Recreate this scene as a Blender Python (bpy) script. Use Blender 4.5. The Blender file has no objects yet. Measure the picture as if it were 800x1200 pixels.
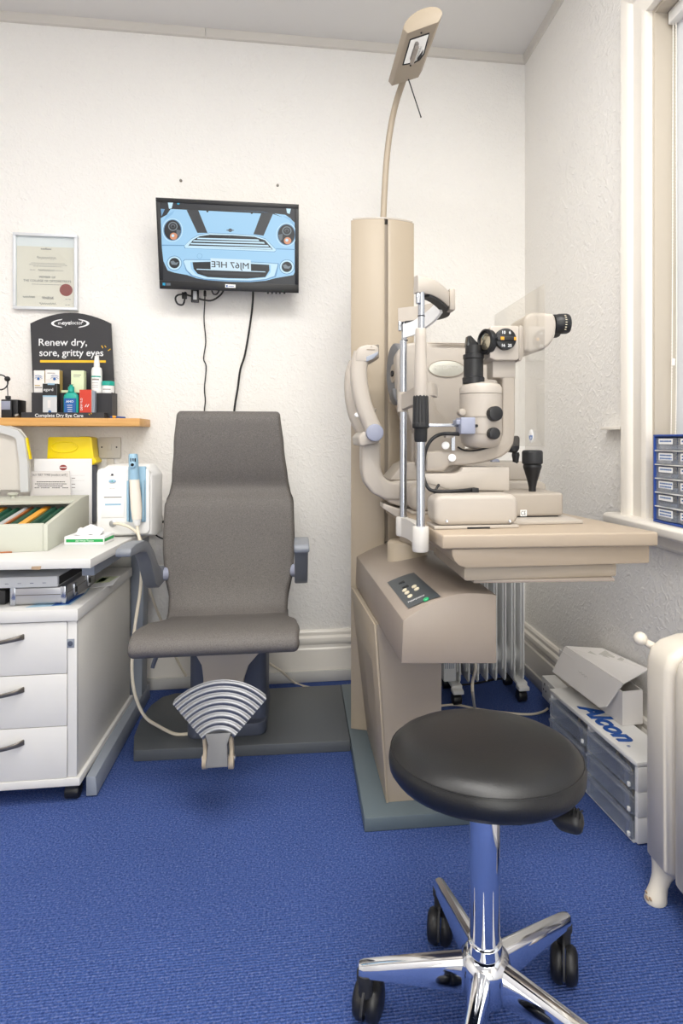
import bpy, bmesh, math, random
from mathutils import Vector, Matrix, Euler
random.seed(7)
R = math.radians
C = bpy.context.scene.collection
SC = bpy.context.scene

# ------------------------------------------------------------------ camera
F, PX, HY, CH = 690.0, 435.4, 515.0, 1.08
YAW = math.atan(86.4 / F)
cam_d = bpy.data.cameras.new('camera')
cam_d.sensor_fit = 'AUTO'; cam_d.sensor_width = 36.0; cam_d.sensor_height = 36.0
cam_d.lens = F * 36.0 / 1200.0
cam_d.shift_x = (400 - PX) / 1200.0
cam_d.shift_y = (HY - 600) / 1200.0
cam_d.clip_start = 0.05
cam = bpy.data.objects.new('camera', cam_d); C.objects.link(cam)
cam.location = (0, 0, CH); cam.rotation_euler = (R(90), 0, -YAW)
SC.camera = cam

# ------------------------------------------------------------------ light, world, exposure
SC.view_settings.view_transform = 'Standard'
SC.view_settings.look = 'None'
SC.view_settings.exposure = 0.06
SC.view_settings.gamma = 1.0
SC.view_settings.use_curve_mapping = False
SC.cycles.use_denoising = True
SC.cycles.max_bounces = 10
SC.cycles.transparent_max_bounces = 16
SC.cycles.sample_clamp_indirect = 6.0
w = bpy.data.worlds.new('world'); SC.world = w; w.use_nodes = True
bg = w.node_tree.nodes['Background']
bg.inputs[0].default_value = (1.0, 0.98, 0.94, 1); bg.inputs[1].default_value = 2.6

def area(name, loc, sx, sy, power, col=(1, .98, .945), rot=(0, 0, 0)):
    l = bpy.data.lights.new(name, 'AREA'); l.shape = 'RECTANGLE'; l.size = sx; l.size_y = sy
    l.energy = power; l.color = col
    o = bpy.data.objects.new(name, l); C.objects.link(o); o.location = loc; o.rotation_euler = rot
    return o
PANELS = [(0.05, 0.80), (-1.35, 0.80), (0.42, 0.00), (-0.40, -1.55)]   # ceiling light panels (fixtures built below); the last two are added fill
POWER = [25, 10, 27, 25]
for i, (x, y) in enumerate(PANELS):
    area('ceiling_panel_and_fill', (x, y, 2.835), 1.15, 0.56, POWER[i])
area('rear_fill_light', (.15, -2.24, 1.25), 1.45, 1.85, 27, (1, .955, .90), (R(90), 0, 0))   # added fill light outside the made-up window behind the camera

# ------------------------------------------------------------------ pixel -> point on a real plane
cs, cc = math.sin(YAW), math.cos(YAW)
def _ray(x, y):
    a = (x - PX) / F; b = -(y - HY) / F
    return Vector((cs + a * cc, cc - a * cs, b))
def aY(x, y, v):
    r = _ray(x, y); return Vector((0, 0, CH)) + r * (v / r.y)
def aX(x, y, v):
    r = _ray(x, y); return Vector((0, 0, CH)) + r * (v / r.x)
def aZ(x, y, v):
    r = _ray(x, y); return Vector((0, 0, CH)) + r * ((v - CH) / r.z)

# ------------------------------------------------------------------ materials
def lin(c):
    c = c / 255.0
    return c / 12.92 if c <= 0.04045 else ((c + 0.055) / 1.055) ** 2.4
def rgb(c): return (lin(c[0]), lin(c[1]), lin(c[2]), 1)
def mat(name, col, rough=.5, metal=0., spec=.5, bump=None, speck=None, emit=0., coat=0., aniso=0.):
    m = bpy.data.materials.new(name); m.use_nodes = True
    nt = m.node_tree; b = nt.nodes['Principled BSDF']
    b.inputs['Base Color'].default_value = rgb(col)
    b.inputs['Roughness'].default_value = rough
    b.inputs['Metallic'].default_value = metal
    b.inputs['Specular IOR Level'].default_value = spec
    b.inputs['Coat Weight'].default_value = coat
    if emit:
        b.inputs['Emission Color'].default_value = rgb(col); b.inputs['Emission Strength'].default_value = emit
    if bump or speck:
        tc = nt.nodes.new('ShaderNodeTexCoord')
    if bump:                                      # (scale, strength, detail)
        n = nt.nodes.new('ShaderNodeTexNoise'); n.inputs['Scale'].default_value = bump[0]
        n.inputs['Detail'].default_value = bump[2] if len(bump) > 2 else 3
        bp = nt.nodes.new('ShaderNodeBump'); bp.inputs['Strength'].default_value = bump[1]; bp.inputs['Distance'].default_value = .004
        nt.links.new(tc.outputs['Object'], n.inputs['Vector']); nt.links.new(n.outputs['Fac'], bp.inputs['Height'])
        nt.links.new(bp.outputs['Normal'], b.inputs['Normal'])
    if speck:                                     # (scale, colour2, contrast)
        n = nt.nodes.new('ShaderNodeTexNoise'); n.inputs['Scale'].default_value = speck[0]; n.inputs['Detail'].default_value = 4
        r = nt.nodes.new('ShaderNodeValToRGB')
        r.color_ramp.elements[0].position = .5 - speck[2]; r.color_ramp.elements[1].position = .5 + speck[2]
        r.color_ramp.elements[0].color = rgb(speck[1]); r.color_ramp.elements[1].color = rgb(col)
        nt.links.new(tc.outputs['Object'], n.inputs['Vector']); nt.links.new(n.outputs['Fac'], r.inputs['Fac'])
        nt.links.new(r.outputs['Color'], b.inputs['Base Color'])
    return m

def mat_plaster(name, col):
    """painted textured wallpaper: raised woodchip-like flecks and curved ridges"""
    m = mat(name, col, .62, spec=.3); nt = m.node_tree; b = nt.nodes['Principled BSDF']
    tc = nt.nodes.new('ShaderNodeTexCoord')
    n1 = nt.nodes.new('ShaderNodeTexNoise'); n1.inputs['Scale'].default_value = 15; n1.inputs['Detail'].default_value = 3; n1.inputs['Distortion'].default_value = 3.0
    r1 = nt.nodes.new('ShaderNodeValToRGB'); e = r1.color_ramp.elements
    e[0].position = .56; e[1].position = .74
    n2 = nt.nodes.new('ShaderNodeTexNoise'); n2.inputs['Scale'].default_value = 62; n2.inputs['Detail'].default_value = 4; n2.inputs['Distortion'].default_value = .8
    r2 = nt.nodes.new('ShaderNodeValToRGB'); r2.color_ramp.elements[0].position = .45; r2.color_ramp.elements[1].position = .75
    n3 = nt.nodes.new('ShaderNodeTexNoise'); n3.inputs['Scale'].default_value = 2.3; n3.inputs['Detail'].default_value = 2
    mx = nt.nodes.new('ShaderNodeMath'); mx.operation = 'MULTIPLY'
    ad = nt.nodes.new('ShaderNodeMath'); ad.operation = 'MULTIPLY_ADD'; ad.inputs[1].default_value = .55
    bp = nt.nodes.new('ShaderNodeBump'); bp.inputs['Strength'].default_value = .5; bp.inputs['Distance'].default_value = .006
    L = nt.links.new
    for n in (n1, n2, n3): L(tc.outputs['Object'], n.inputs['Vector'])
    L(n1.outputs['Fac'], r1.inputs['Fac']); L(n2.outputs['Fac'], r2.inputs['Fac'])
    L(r1.outputs['Color'], mx.inputs[0]); L(n3.outputs['Fac'], mx.inputs[1])
    L(r2.outputs['Color'], ad.inputs[0]); L(mx.outputs[0], ad.inputs[2])
    L(ad.outputs[0], bp.inputs['Height']); L(bp.outputs['Normal'], b.inputs['Normal'])
    return m

def mat_carpet():
    m = mat('carpet', (62, 85, 150), .95, spec=.1); nt = m.node_tree; b = nt.nodes['Principled BSDF']
    tc = nt.nodes.new('ShaderNodeTexCoord'); L = nt.links.new
    n = nt.nodes.new('ShaderNodeTexNoise'); n.inputs['Scale'].default_value = 190; n.inputs['Detail'].default_value = 6; n.inputs['Roughness'].default_value = .78
    r = nt.nodes.new('ShaderNodeValToRGB'); e = r.color_ramp.elements
    e[0].position = .33; e[0].color = rgb((32, 46, 96)); e[1].position = .69; e[1].color = rgb((142, 144, 176))
    for p, c in ((.40, (46, 64, 116)), (.47, (59, 82, 142)), (.53, (72, 97, 156)), (.57, (98, 98, 148)), (.61, (86, 117, 168))):
        k = e.new(p); k.color = rgb(c)
    n2 = nt.nodes.new('ShaderNodeTexNoise'); n2.inputs['Scale'].default_value = 2.2; n2.inputs['Detail'].default_value = 3
    hs = nt.nodes.new('ShaderNodeHueSaturation')
    mr = nt.nodes.new('ShaderNodeMapRange'); mr.inputs['To Min'].default_value = .86; mr.inputs['To Max'].default_value = 1.14
    wv = nt.nodes.new('ShaderNodeTexWave'); wv.bands_direction = 'Y'; wv.inputs['Scale'].default_value = 48; wv.inputs['Distortion'].default_value = .7; wv.inputs['Detail'].default_value = 2; wv.inputs['Detail Scale'].default_value = 3
    mu = nt.nodes.new('ShaderNodeMath'); mu.operation = 'MULTIPLY_ADD'; mu.inputs[1].default_value = .55
    bp = nt.nodes.new('ShaderNodeBump'); bp.inputs['Strength'].default_value = .7; bp.inputs['Distance'].default_value = .004
    for q in (n, n2, wv): L(tc.outputs['Object'], q.inputs['Vector'])
    L(n.outputs['Fac'], r.inputs['Fac']); L(n2.outputs['Fac'], mr.inputs['Value'])
    L(r.outputs['Color'], hs.inputs['Color']); L(mr.outputs['Result'], hs.inputs['Value']); L(hs.outputs['Color'], b.inputs['Base Color'])
    L(wv.outputs['Fac'], mu.inputs[0]); L(n.outputs['Fac'], mu.inputs[2]); L(mu.outputs[0], bp.inputs['Height']); L(bp.outputs['Normal'], b.inputs['Normal'])
    return m

def mat_clear(name, tint=(.95, .96, .96), gloss=.07, gmax=.8, milk=0):
    m = bpy.data.materials.new(name); m.use_nodes = True; nt = m.node_tree
    for n in list(nt.nodes): nt.nodes.remove(n)
    o = nt.nodes.new('ShaderNodeOutputMaterial'); mx = nt.nodes.new('ShaderNodeMixShader')
    t = nt.nodes.new('ShaderNodeBsdfTransparent'); t.inputs[0].default_value = (*tint, 1)
    g = nt.nodes.new('ShaderNodeBsdfGlossy'); g.inputs['Roughness'].default_value = .05; g.inputs[0].default_value = (1, 1, 1, 1)
    fr = nt.nodes.new('ShaderNodeLayerWeight'); fr.inputs[0].default_value = .25
    mr = nt.nodes.new('ShaderNodeMapRange'); mr.inputs['To Min'].default_value = gloss; mr.inputs['To Max'].default_value = gmax
    L = nt.links.new
    L(fr.outputs['Fresnel'], mr.inputs['Value']); L(mr.outputs['Result'], mx.inputs[0]); L(t.outputs[0], mx.inputs[1]); L(g.outputs[0], mx.inputs[2]); L(mx.outputs[0], o.inputs[0])
    if milk:                                      # slightly cloudy moulded plastic
        d = nt.nodes.new('ShaderNodeBsdfDiffuse'); d.inputs[0].default_value = (.82, .84, .88, 1); m2 = nt.nodes.new('ShaderNodeMixShader'); m2.inputs[0].default_value = milk
        L(mx.outputs[0], m2.inputs[1]); L(d.outputs[0], m2.inputs[2]); L(m2.outputs[0], o.inputs[0])
    return m

def mat_wood(name, a, b_, scale=(1.5, 30, 30)):
    m = mat(name, a, .45); nt = m.node_tree; b = nt.nodes['Principled BSDF']; L = nt.links.new
    tc = nt.nodes.new('ShaderNodeTexCoord'); mp = nt.nodes.new('ShaderNodeMapping'); mp.inputs['Scale'].default_value = scale
    n = nt.nodes.new('ShaderNodeTexNoise'); n.inputs['Scale'].default_value = 2.5; n.inputs['Detail'].default_value = 5
    r = nt.nodes.new('ShaderNodeValToRGB'); r.color_ramp.elements[0].position = .35; r.color_ramp.elements[1].position = .65
    r.color_ramp.elements[0].color = rgb(b_); r.color_ramp.elements[1].color = rgb(a)
    L(tc.outputs['Object'], mp.inputs[0]); L(mp.outputs[0], n.inputs['Vector']); L(n.outputs['Fac'], r.inputs['Fac']); L(r.outputs['Color'], b.inputs['Base Color'])
    return m

M = {}
M['wall'] = mat_plaster('wall_paint', (243, 240, 235))
M['ceiling'] = mat('ceiling_paint', (226, 224, 221), .8, bump=(40, .1))
M['carpet'] = mat_carpet()
M['gloss'] = mat('gloss_cream_paint', (240, 234, 224), .28, bump=(9, .08))
M['reveal'] = mat('shaded_reveal_paint', (188, 178, 163), .45)  # cream paint darkened: the reveal's shade is put into its colour
M['trimgrey'] = mat('cornice_paint', (212, 207, 199), .5)
M['trunk'] = mat('grey_trunking', (196, 194, 190), .5)
M['beige'] = mat('beige_powder_coat', (172, 158, 138), .45, bump=(400, .05))
M['beige2'] = mat('warm_beige_plastic', (150, 138, 127), .36, bump=(500, .06))
M['legpanel'] = mat('grey_beige_panel', (158, 146, 131), .5)
M['ivory'] = mat('ivory_plastic', (184, 175, 164), .4)
M['ivory2'] = mat('ivory_plastic_darker', (171, 161, 149), .42)
M['tablebeige'] = mat('table_beige', (172, 156, 137), .45)
M['basegrey'] = mat('grey_base_paint', (92, 104, 110), .45, bump=(300, .06))
M['basedark'] = mat('dark_base_paint', (84, 88, 92), .48, bump=(200, .08))
M['fabric'] = mat('grey_upholstery', (114, 109, 105), .6, spec=.35, bump=(600, .12), speck=(420, (88, 84, 81), .14))
M['slate'] = mat('slate_plastic', (78, 84, 100), .5)
M['armgrey'] = mat('arm_grey', (122, 126, 133), .42)
M['alu'] = mat('aluminium', (200, 202, 206), .28, metal=1)
M['ridged'] = mat('ridged_aluminium', (132, 133, 136), .40, metal=.9)
M['alumatt'] = mat('brushed_aluminium', (190, 190, 192), .42, metal=1)
M['silver'] = mat('silver_lacquer', (222, 224, 227), .35, metal=.25)
M['chrome'] = mat('chrome', (232, 234, 238), .06, metal=1)
M['steel'] = mat('steel_tube', (186, 190, 198), .22, metal=1)
M['leather'] = mat('black_vinyl', (20, 20, 21), .38, spec=.5, bump=(350, .08))
M['black'] = mat('black_plastic', (24, 24, 26), .42)
M['blackm'] = mat('black_matt', (34, 34, 36), .6)
M['blackgl'] = mat('black_gloss', (14, 14, 16), .15)
M['rubber'] = mat('black_rubber', (26, 26, 27), .7)
M['cablek'] = mat('black_cable', (22, 22, 23), .5)
M['cablew'] = mat('cream_cable', (222, 212, 192), .45)
M['white'] = mat('white_laminate', (216, 214, 210), .35)
M['whiteside'] = mat('white_laminate_speckled', (222, 219, 211), .45, speck=(300, (214, 210, 202), .2))
M['whitepl'] = mat('white_plastic', (240, 239, 236), .35)
M['card'] = mat('white_card', (236, 232, 228), .75)
M['cardin'] = mat('grey_card_inside', (150, 144, 136), .8)
M['radwhite'] = mat('radiator_enamel', (220, 212, 198), .3, bump=(14, .12))
M['oilwhite'] = mat('heater_enamel', (228, 228, 226), .3)
M['framegrey'] = mat('desk_frame_grey', (138, 144, 154), .4)
M['handle'] = mat('satin_nickel_handle', (126, 120, 112), .38, metal=.85)
M['lens_case'] = mat('pale_green_grey_paint', (196, 197, 184), .5, bump=(250, .05))
M['yellow'] = mat('yellow_plastic', (250, 222, 20), .3)
M['paper'] = mat('paper', (243, 242, 242), .8)
M['paper2'] = mat('grey_paper', (226, 221, 218), .8)
M['cream'] = mat('certificate_paper', (238, 228, 214), .8)
M['ink'] = mat('ink', (70, 66, 70), .8)
M['inklight'] = mat('faint_ink', (150, 142, 138), .8)
M['red'] = mat('red_seal', (150, 62, 58), .6)
M['redbox'] = mat('red_card', (206, 62, 42), .5)
M['wood'] = mat_wood('beech_shelf', (222, 172, 104), (208, 154, 84))
M['board'] = mat('black_display_card', (48, 47, 50), .55)
M['whiteink'] = mat('white_ink', (238, 238, 238), .6)
M['yellowink'] = mat('yellow_ink', (246, 194, 40), .6)
M['teal'] = mat('teal_plastic', (26, 168, 150), .35)
M['bluelabel'] = mat('blue_label', (28, 92, 160), .5)
M['lblue'] = mat('light_blue_plastic', (150, 186, 208), .4)
M['lavender'] = mat('lavender_blue_plastic', (150, 154, 172), .45)
M['green'] = mat('green_print', (30, 160, 80), .5)
M['pgreen'] = mat('pale_green_card', (226, 236, 196), .6)
M['gold'] = mat('gold_card', (196, 168, 100), .5)
M['lensgreen'] = mat('green_lens_rim', (34, 84, 64), .4)
M['lensorange'] = mat('orange_divider', (238, 168, 58), .5)
M['lensred'] = mat('dark_red_lens_rim', (120, 40, 40), .4)
M['lenswood'] = mat('brown_wood_divider', (176, 104, 52), .5)
M['navy'] = mat('blue_cabinet', (38, 72, 150), .4)
M['alblue'] = mat('blue_lettering', (14, 78, 160), .5)
M['tan'] = mat('chipped_board', (176, 150, 122), .8)
M['clear'] = mat_clear('clear_acrylic', (.975, .975, .97), .015, .25)
M['cleard'] = mat_clear('clear_drawer_plastic', (.88, .90, .93), .04, .30, .10)
M['midgrey'] = mat('mid_grey_plastic', (112, 112, 114), .45)
M['faint'] = mat('faint_print', (206, 203, 196), .7)
M['tonguegrey'] = mat('grey_cast_metal', (104, 104, 106), .42)
M['glass'] = mat_clear('window_glass', (.95, .97, .97), .04)
M['frosted'] = mat('smoky_plastic', (150, 156, 168), .35)
M['blind'] = mat('roller_blind_cloth', (236, 238, 240), .8)
_nt = M['blind'].node_tree; _tr = _nt.nodes.new('ShaderNodeBsdfTranslucent'); _tr.inputs[0].default_value = rgb((236, 238, 240)); _mx = _nt.nodes.new('ShaderNodeMixShader'); _mx.inputs[0].default_value = .35
_nt.links.new(_nt.nodes['Principled BSDF'].outputs[0], _mx.inputs[1]); _nt.links.new(_tr.outputs[0], _mx.inputs[2]); _nt.links.new(_mx.outputs[0], _nt.nodes['Material Output'].inputs[0])
M['ckey'] = mat('dark_slate_panel', (68, 74, 78), .4)
M['ivorykey'] = mat('ivory_button', (236, 224, 196), .4)
M['greenled'] = mat('green_button', (40, 170, 110), .35)
M['amber'] = mat('amber_mark', (232, 158, 40), .5)
M['lensgl'] = mat('coated_lens', (190, 182, 160), .05, metal=.8)
M['badge'] = mat('silver_badge', (200, 198, 186), .35, metal=.3)
M['diffuser'] = mat('light_diffuser', (255, 252, 246), .6, emit=1.5)
M['reflector'] = mat('lamp_reflector', (226, 228, 232), .12, metal=1)
M['clearlid'] = mat('grey_perspex', (205, 206, 206), .3)
# screen colours (a lit display)
def scr_mat(n, c, e=1.0):
    m = mat('screen_' + n, (8, 8, 9), .35); b = m.node_tree.nodes['Principled BSDF']
    b.inputs['Emission Color'].default_value = rgb(c); b.inputs['Emission Strength'].default_value = e; return m
S = {k: scr_mat(k, v) for k, v in dict(dark=(36, 38, 44), body=(158, 204, 236), body2=(140, 188, 224), light=(196, 228, 246), shade=(110, 156, 196),
     black=(30, 32, 36), stripe=(52, 54, 58), orange=(214, 146, 110), plate=(206, 230, 244), grey=(96, 104, 112), teal=(40, 160, 200), lamp=(120, 132, 140)).items()}

# ------------------------------------------------------------------ mesh building
class MB:
    def __init__(self): self.bm = bmesh.new(); self.X = None
    def _add(self, t, bev=0., seg=2, ang=25):
        if bev > 0:
            t.normal_update()
            es = [e for e in t.edges if len(e.link_faces) == 2 and e.calc_face_angle(0) > R(ang)]
            if es: bmesh.ops.bevel(t, geom=es, offset=bev, segments=seg, profile=.5, affect='EDGES', clamp_overlap=True)
        if self.X is not None: bmesh.ops.transform(t, matrix=self.X, verts=t.verts)
        me = bpy.data.meshes.new('tmp'); t.to_mesh(me); t.free(); self.bm.from_mesh(me); bpy.data.meshes.remove(me)
        return self
    def box(self, x0, x1, y0, y1, z0, z1, bev=0., seg=2):
        return self.hexa([(x0, y0, z0), (x1, y0, z0), (x1, y1, z0), (x0, y1, z0), (x0, y0, z1), (x1, y0, z1), (x1, y1, z1), (x0, y1, z1)], bev, seg)
    def hexa(self, p, bev=0., seg=2):
        t = bmesh.new(); v = [t.verts.new(q) for q in p]
        for f in ((0, 3, 2, 1), (4, 5, 6, 7), (0, 1, 5, 4), (1, 2, 6, 5), (2, 3, 7, 6), (3, 0, 4, 7)): t.faces.new([v[i] for i in f])
        bmesh.ops.recalc_face_normals(t, faces=t.faces); return self._add(t, bev, seg)
    def prism(self, poly, a0, a1, axis='y', bev=0., seg=2, ang=25):
        """poly: 2-D outline; axis y -> (x,z), x -> (y,z), z -> (x,y)"""
        def P(u, v, a): return {'y': (u, a, v), 'x': (a, u, v), 'z': (u, v, a)}[axis]
        return self.slab([P(u, v, a0) for u, v in poly], [P(u, v, a1) for u, v in poly], bev, seg, ang)
    def slab(self, A, B, bev=0., seg=2, ang=25):
        t = bmesh.new(); a = [t.verts.new(q) for q in A]; b = [t.verts.new(q) for q in B]; n = len(a)
        t.faces.new(a[::-1]); t.faces.new(b)
        for i in range(n): t.faces.new((a[i], a[(i + 1) % n], b[(i + 1) % n], b[i]))
        bmesh.ops.recalc_face_normals(t, faces=t.faces); return self._add(t, bev, seg, ang)
    def loft(self, rings, cap=True, bev=0., closed=True):
        t = bmesh.new(); V = [[t.verts.new(q) for q in r] for r in rings]; n = len(V[0])
        for i in range(len(V) - 1):
            for j in range(n if closed else n - 1):
                k = (j + 1) % n; t.faces.new((V[i][j], V[i][k], V[i + 1][k], V[i + 1][j]))
        if cap and closed: t.faces.new(V[0][::-1]); t.faces.new(V[-1])
        bmesh.ops.recalc_face_normals(t, faces=t.faces); return self._add(t, bev)
    def lathe(self, prof, o=(0, 0, 0), d=(0, 0, 1), n=24):
        """prof: (radius, height) along direction d from o"""
        o = Vector(o); d = Vector(d).normalized(); u = d.orthogonal().normalized(); v = d.cross(u)
        rings = [[o + d * h + (u * math.cos(2 * math.pi * k / n) + v * math.sin(2 * math.pi * k / n)) * max(r, 1e-4) for k in range(n)] for r, h in prof]
        return self.loft(rings)
    def cyl(self, p0, p1, r0, r1=None, n=16):
        p0 = Vector(p0); p1 = Vector(p1); h = (p1 - p0).length
        return self.lathe([(r0, 0), (r0 if r1 is None else r1, h)], p0, p1 - p0, n)
    def rcyl(self, p0, p1, r, b=.003, n=20):
        p0 = Vector(p0); p1 = Vector(p1); h = (p1 - p0).length
        return self.lathe([(r - b, 0), (r - b * .3, b * .3), (r, b), (r, h - b), (r - b * .3, h - b * .3), (r - b, h)], p0, p1 - p0, n)
    def ball(self, c, r, n=16, sc=(1, 1, 1)):
        t = bmesh.new(); bmesh.ops.create_uvsphere(t, u_segments=n, v_segments=max(6, n // 2), radius=r)
        bmesh.ops.transform(t, matrix=Matrix.Translation(c) @ Matrix.Diagonal((*sc, 1)), verts=t.verts); return self._add(t)
    def tube(self, pts, r, n=8, smooth=6, ry=None):
        P = spline([Vector(p) for p in pts], smooth) if smooth else [Vector(p) for p in pts]
        rr = r if callable(r) else (lambda s: r)
        T = []
        for i in range(len(P)):
            a = P[max(i - 1, 0)]; b = P[min(i + 1, len(P) - 1)]; T.append((b - a).normalized())
        u = T[0].orthogonal().normalized(); rings = []
        for i, p in enumerate(P):
            u = (u - T[i] * u.dot(T[i])).normalized(); v = T[i].cross(u); q = rr(i / (len(P) - 1))
            rings.append([p + (u * math.cos(2 * math.pi * k / n) + v * math.sin(2 * math.pi * k / n)) * q for k in range(n)])
        return self.loft(rings)
    def sweep(self, pts, prof, up=(0, 0, 1), smooth=6, scale=None):
        """prof (u,v) swept: u sideways (T x up), v along the up-ish normal"""
        P = spline([Vector(p) for p in pts], smooth) if smooth else [Vector(p) for p in pts]
        rings = []; up = Vector(up)
        for i, p in enumerate(P):
            a = P[max(i - 1, 0)]; b = P[min(i + 1, len(P) - 1)]; t = (b - a).normalized()
            s_ = t.cross(up).normalized(); n = s_.cross(t)
            k = scale(i / (len(P) - 1)) if scale else 1
            rings.append([p + s_ * (x * k) + n * (y * k) for x, y in prof])
        return self.loft(rings)
    def build(self, name, m, parent=None, sharp=32):
        me = bpy.data.meshes.new(name); self.bm.normal_update(); self.bm.to_mesh(me); self.bm.free()
        for p in me.polygons: p.use_smooth = True
        try: me.set_sharp_from_angle(angle=R(sharp))
        except Exception: pass
        return link(name, me, m, parent)

def spline(P, k):
    if len(P) < 3: return P
    out = []
    for i in range(len(P) - 1):
        p0 = P[max(i - 1, 0)]; p1 = P[i]; p2 = P[i + 1]; p3 = P[min(i + 2, len(P) - 1)]
        for j in range(k):
            t = j / k
            out.append(.5 * ((2 * p1) + (p2 - p0) * t + (2 * p0 - 5 * p1 + 4 * p2 - p3) * t * t + (3 * p1 - p0 - 3 * p2 + p3) * t ** 3))
    out.append(P[-1]); return out

WM = {}                                             # world matrices of what has been built
def link(name, me, m, parent=None):
    """links a mesh given in WORLD coordinates (or in the parent's frame when LOCAL is on)"""
    o = bpy.data.objects.new(name, me); C.objects.link(o)
    if m is not None:
        me.materials.clear(); me.materials.append(m)
    if parent is not None:
        o.parent = parent; W = WM[parent.name]
        if not LOCAL: me.transform(W.inverted())
        WM[o.name] = W.copy()
    else: WM[o.name] = Matrix.Identity(4)
    return o
LOCAL = False
def local(v):
    global LOCAL; LOCAL = v
def tag(o, label, cat, group=None):
    o['label'] = label; o['category'] = cat
    if group: o['group'] = group
    return o
def thing(name, label, cat, loc=(0, 0, 0), rotz=0., group=None, rot=None):
    o = bpy.data.objects.new(name, None); C.objects.link(o); o.empty_display_size = .05
    e = Euler(rot) if rot else Euler((0, 0, rotz))
    o.location = loc; o.rotation_euler = e
    WM[o.name] = Matrix.Translation(loc) @ e.to_matrix().to_4x4()
    return tag(o, label, cat, group)
def single(name, label, cat, mb, m, group=None):
    """a thing that is one mesh; its origin is moved to the middle of its foot"""
    o = mb.build(name, m); me = o.data; xs = [v.co for v in me.vertices]
    c = Vector(((min(v.x for v in xs) + max(v.x for v in xs)) / 2, (min(v.y for v in xs) + max(v.y for v in xs)) / 2, min(v.z for v in xs)))
    me.transform(Matrix.Translation(-c)); o.location = c; WM[o.name] = Matrix.Translation(c)
    return tag(o, label, cat, group)
def struct(name, mb, m):
    o = mb.build(name, m); o['kind'] = 'structure'; return o
def dup(root, loc, rotz=None, label=None):
    r = root.copy(); C.objects.link(r); r.location = loc
    if rotz is not None: r.rotation_euler = (0, 0, rotz)
    if label: r['label'] = label
    for ch in list(root.children):
        c = ch.copy(); C.objects.link(c); c.parent = r
        for g in ch.children:
            d = g.copy(); C.objects.link(d); d.parent = c
    return r
def text(s, size, Mx, m, parent, name='lettering', bold=0., align='LEFT', sx=1., fit=0, shear=0):
    """flat lettering; Mx places the text's own plane (x along the line, y up the letter)"""
    cu = bpy.data.curves.new('t', 'FONT'); cu.body = s; cu.size = size; cu.bevel_depth = bold * size * .38; cu.bevel_resolution = 0; cu.align_x = align; cu.resolution_u = 4; cu.extrude = .00015; cu.shear = shear
    ob = bpy.data.objects.new('t', cu); C.objects.link(ob)
    dg = bpy.context.evaluated_depsgraph_get(); me = bpy.data.meshes.new_from_object(ob.evaluated_get(dg))
    bpy.data.objects.remove(ob); bpy.data.curves.remove(cu)
    if fit:
        xs_ = [v.co.x for v in me.vertices]; sx = fit / (max(xs_) - min(xs_))
    me.name = name; me.transform(Mx @ Matrix.Diagonal((sx, 1, 1, 1)))
    return link(name, me, m, parent)
def face_front(x, y, z, tilt=0):                    # text plane that faces -Y (towards the camera)
    return Matrix.Translation((x, y, z)) @ Matrix.Rotation(R(90 - tilt), 4, 'X')
def frame3(o, ex, ey):
    ex = Vector(ex).normalized(); ez = ex.cross(Vector(ey)).normalized(); ey = ez.cross(ex)
    m = Matrix((ex, ey, ez)).transposed().to_4x4(); m.translation = Vector(o); return m
def rrect(x0, x1, z0, z1, r, n=4):
    out = []
    for cx, cz, a0 in ((x1 - r, z1 - r, 0), (x0 + r, z1 - r, 90), (x0 + r, z0 + r, 180), (x1 - r, z0 + r, 270)):
        for k in range(n + 1):
            a = R(a0 + 90 * k / n); out.append((cx + r * math.cos(a), cz + r * math.sin(a)))
    return out
def ell(cx, cz, rx, rz, n=24, a0=0, a1=360):
    full = abs(a1 - a0) >= 360
    return [(cx + rx * math.cos(R(a0 + (a1 - a0) * k / (n if full else n - 1))), cz + rz * math.sin(R(a0 + (a1 - a0) * k / (n if full else n - 1)))) for k in range(n)]

# ================================================================== THE SETTING
RX, BY, CZ = 1.06, 2.66, 2.88                       # right wall, back wall, ceiling
LX, FY = -2.3, -2.1
struct('floor', MB().box(LX, RX + .2, FY, BY + .1, -.1, 0), M['carpet'])
struct('ceiling', MB().box(LX, RX + .2, FY, BY + .1, CZ, CZ + .1), M['ceiling'])
struct('wall_back', MB().box(LX - .1, RX + .2, BY, BY + .1, 0, CZ), M['wall'])
struct('wall_left', MB().box(LX - .1, LX, FY, BY, 0, CZ), M['wall'])
mb = MB(); mb.box(LX - .1, -.62, FY - .1, FY, 0, CZ); mb.box(.92, RX + .2, FY - .1, FY, 0, CZ); mb.box(-.62, .92, FY - .1, FY, 0, .28); mb.box(-.62, .92, FY - .1, FY, 2.22, CZ)
struct('wall_front', mb, M['wall'])
WY0, WY1, WZ0, WZ1 = .35, 1.655, .81, 2.37          # window opening
mb = MB(); mb.box(RX, RX + .2, WY1, BY, 0, CZ); mb.box(RX, RX + .2, FY, WY0, 0, CZ)
mb.box(RX, RX + .2, WY0, WY1, 0, WZ0); mb.box(RX, RX + .2, WY0, WY1, WZ1, CZ)
struct('wall_right', mb, M['wall'])

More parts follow.
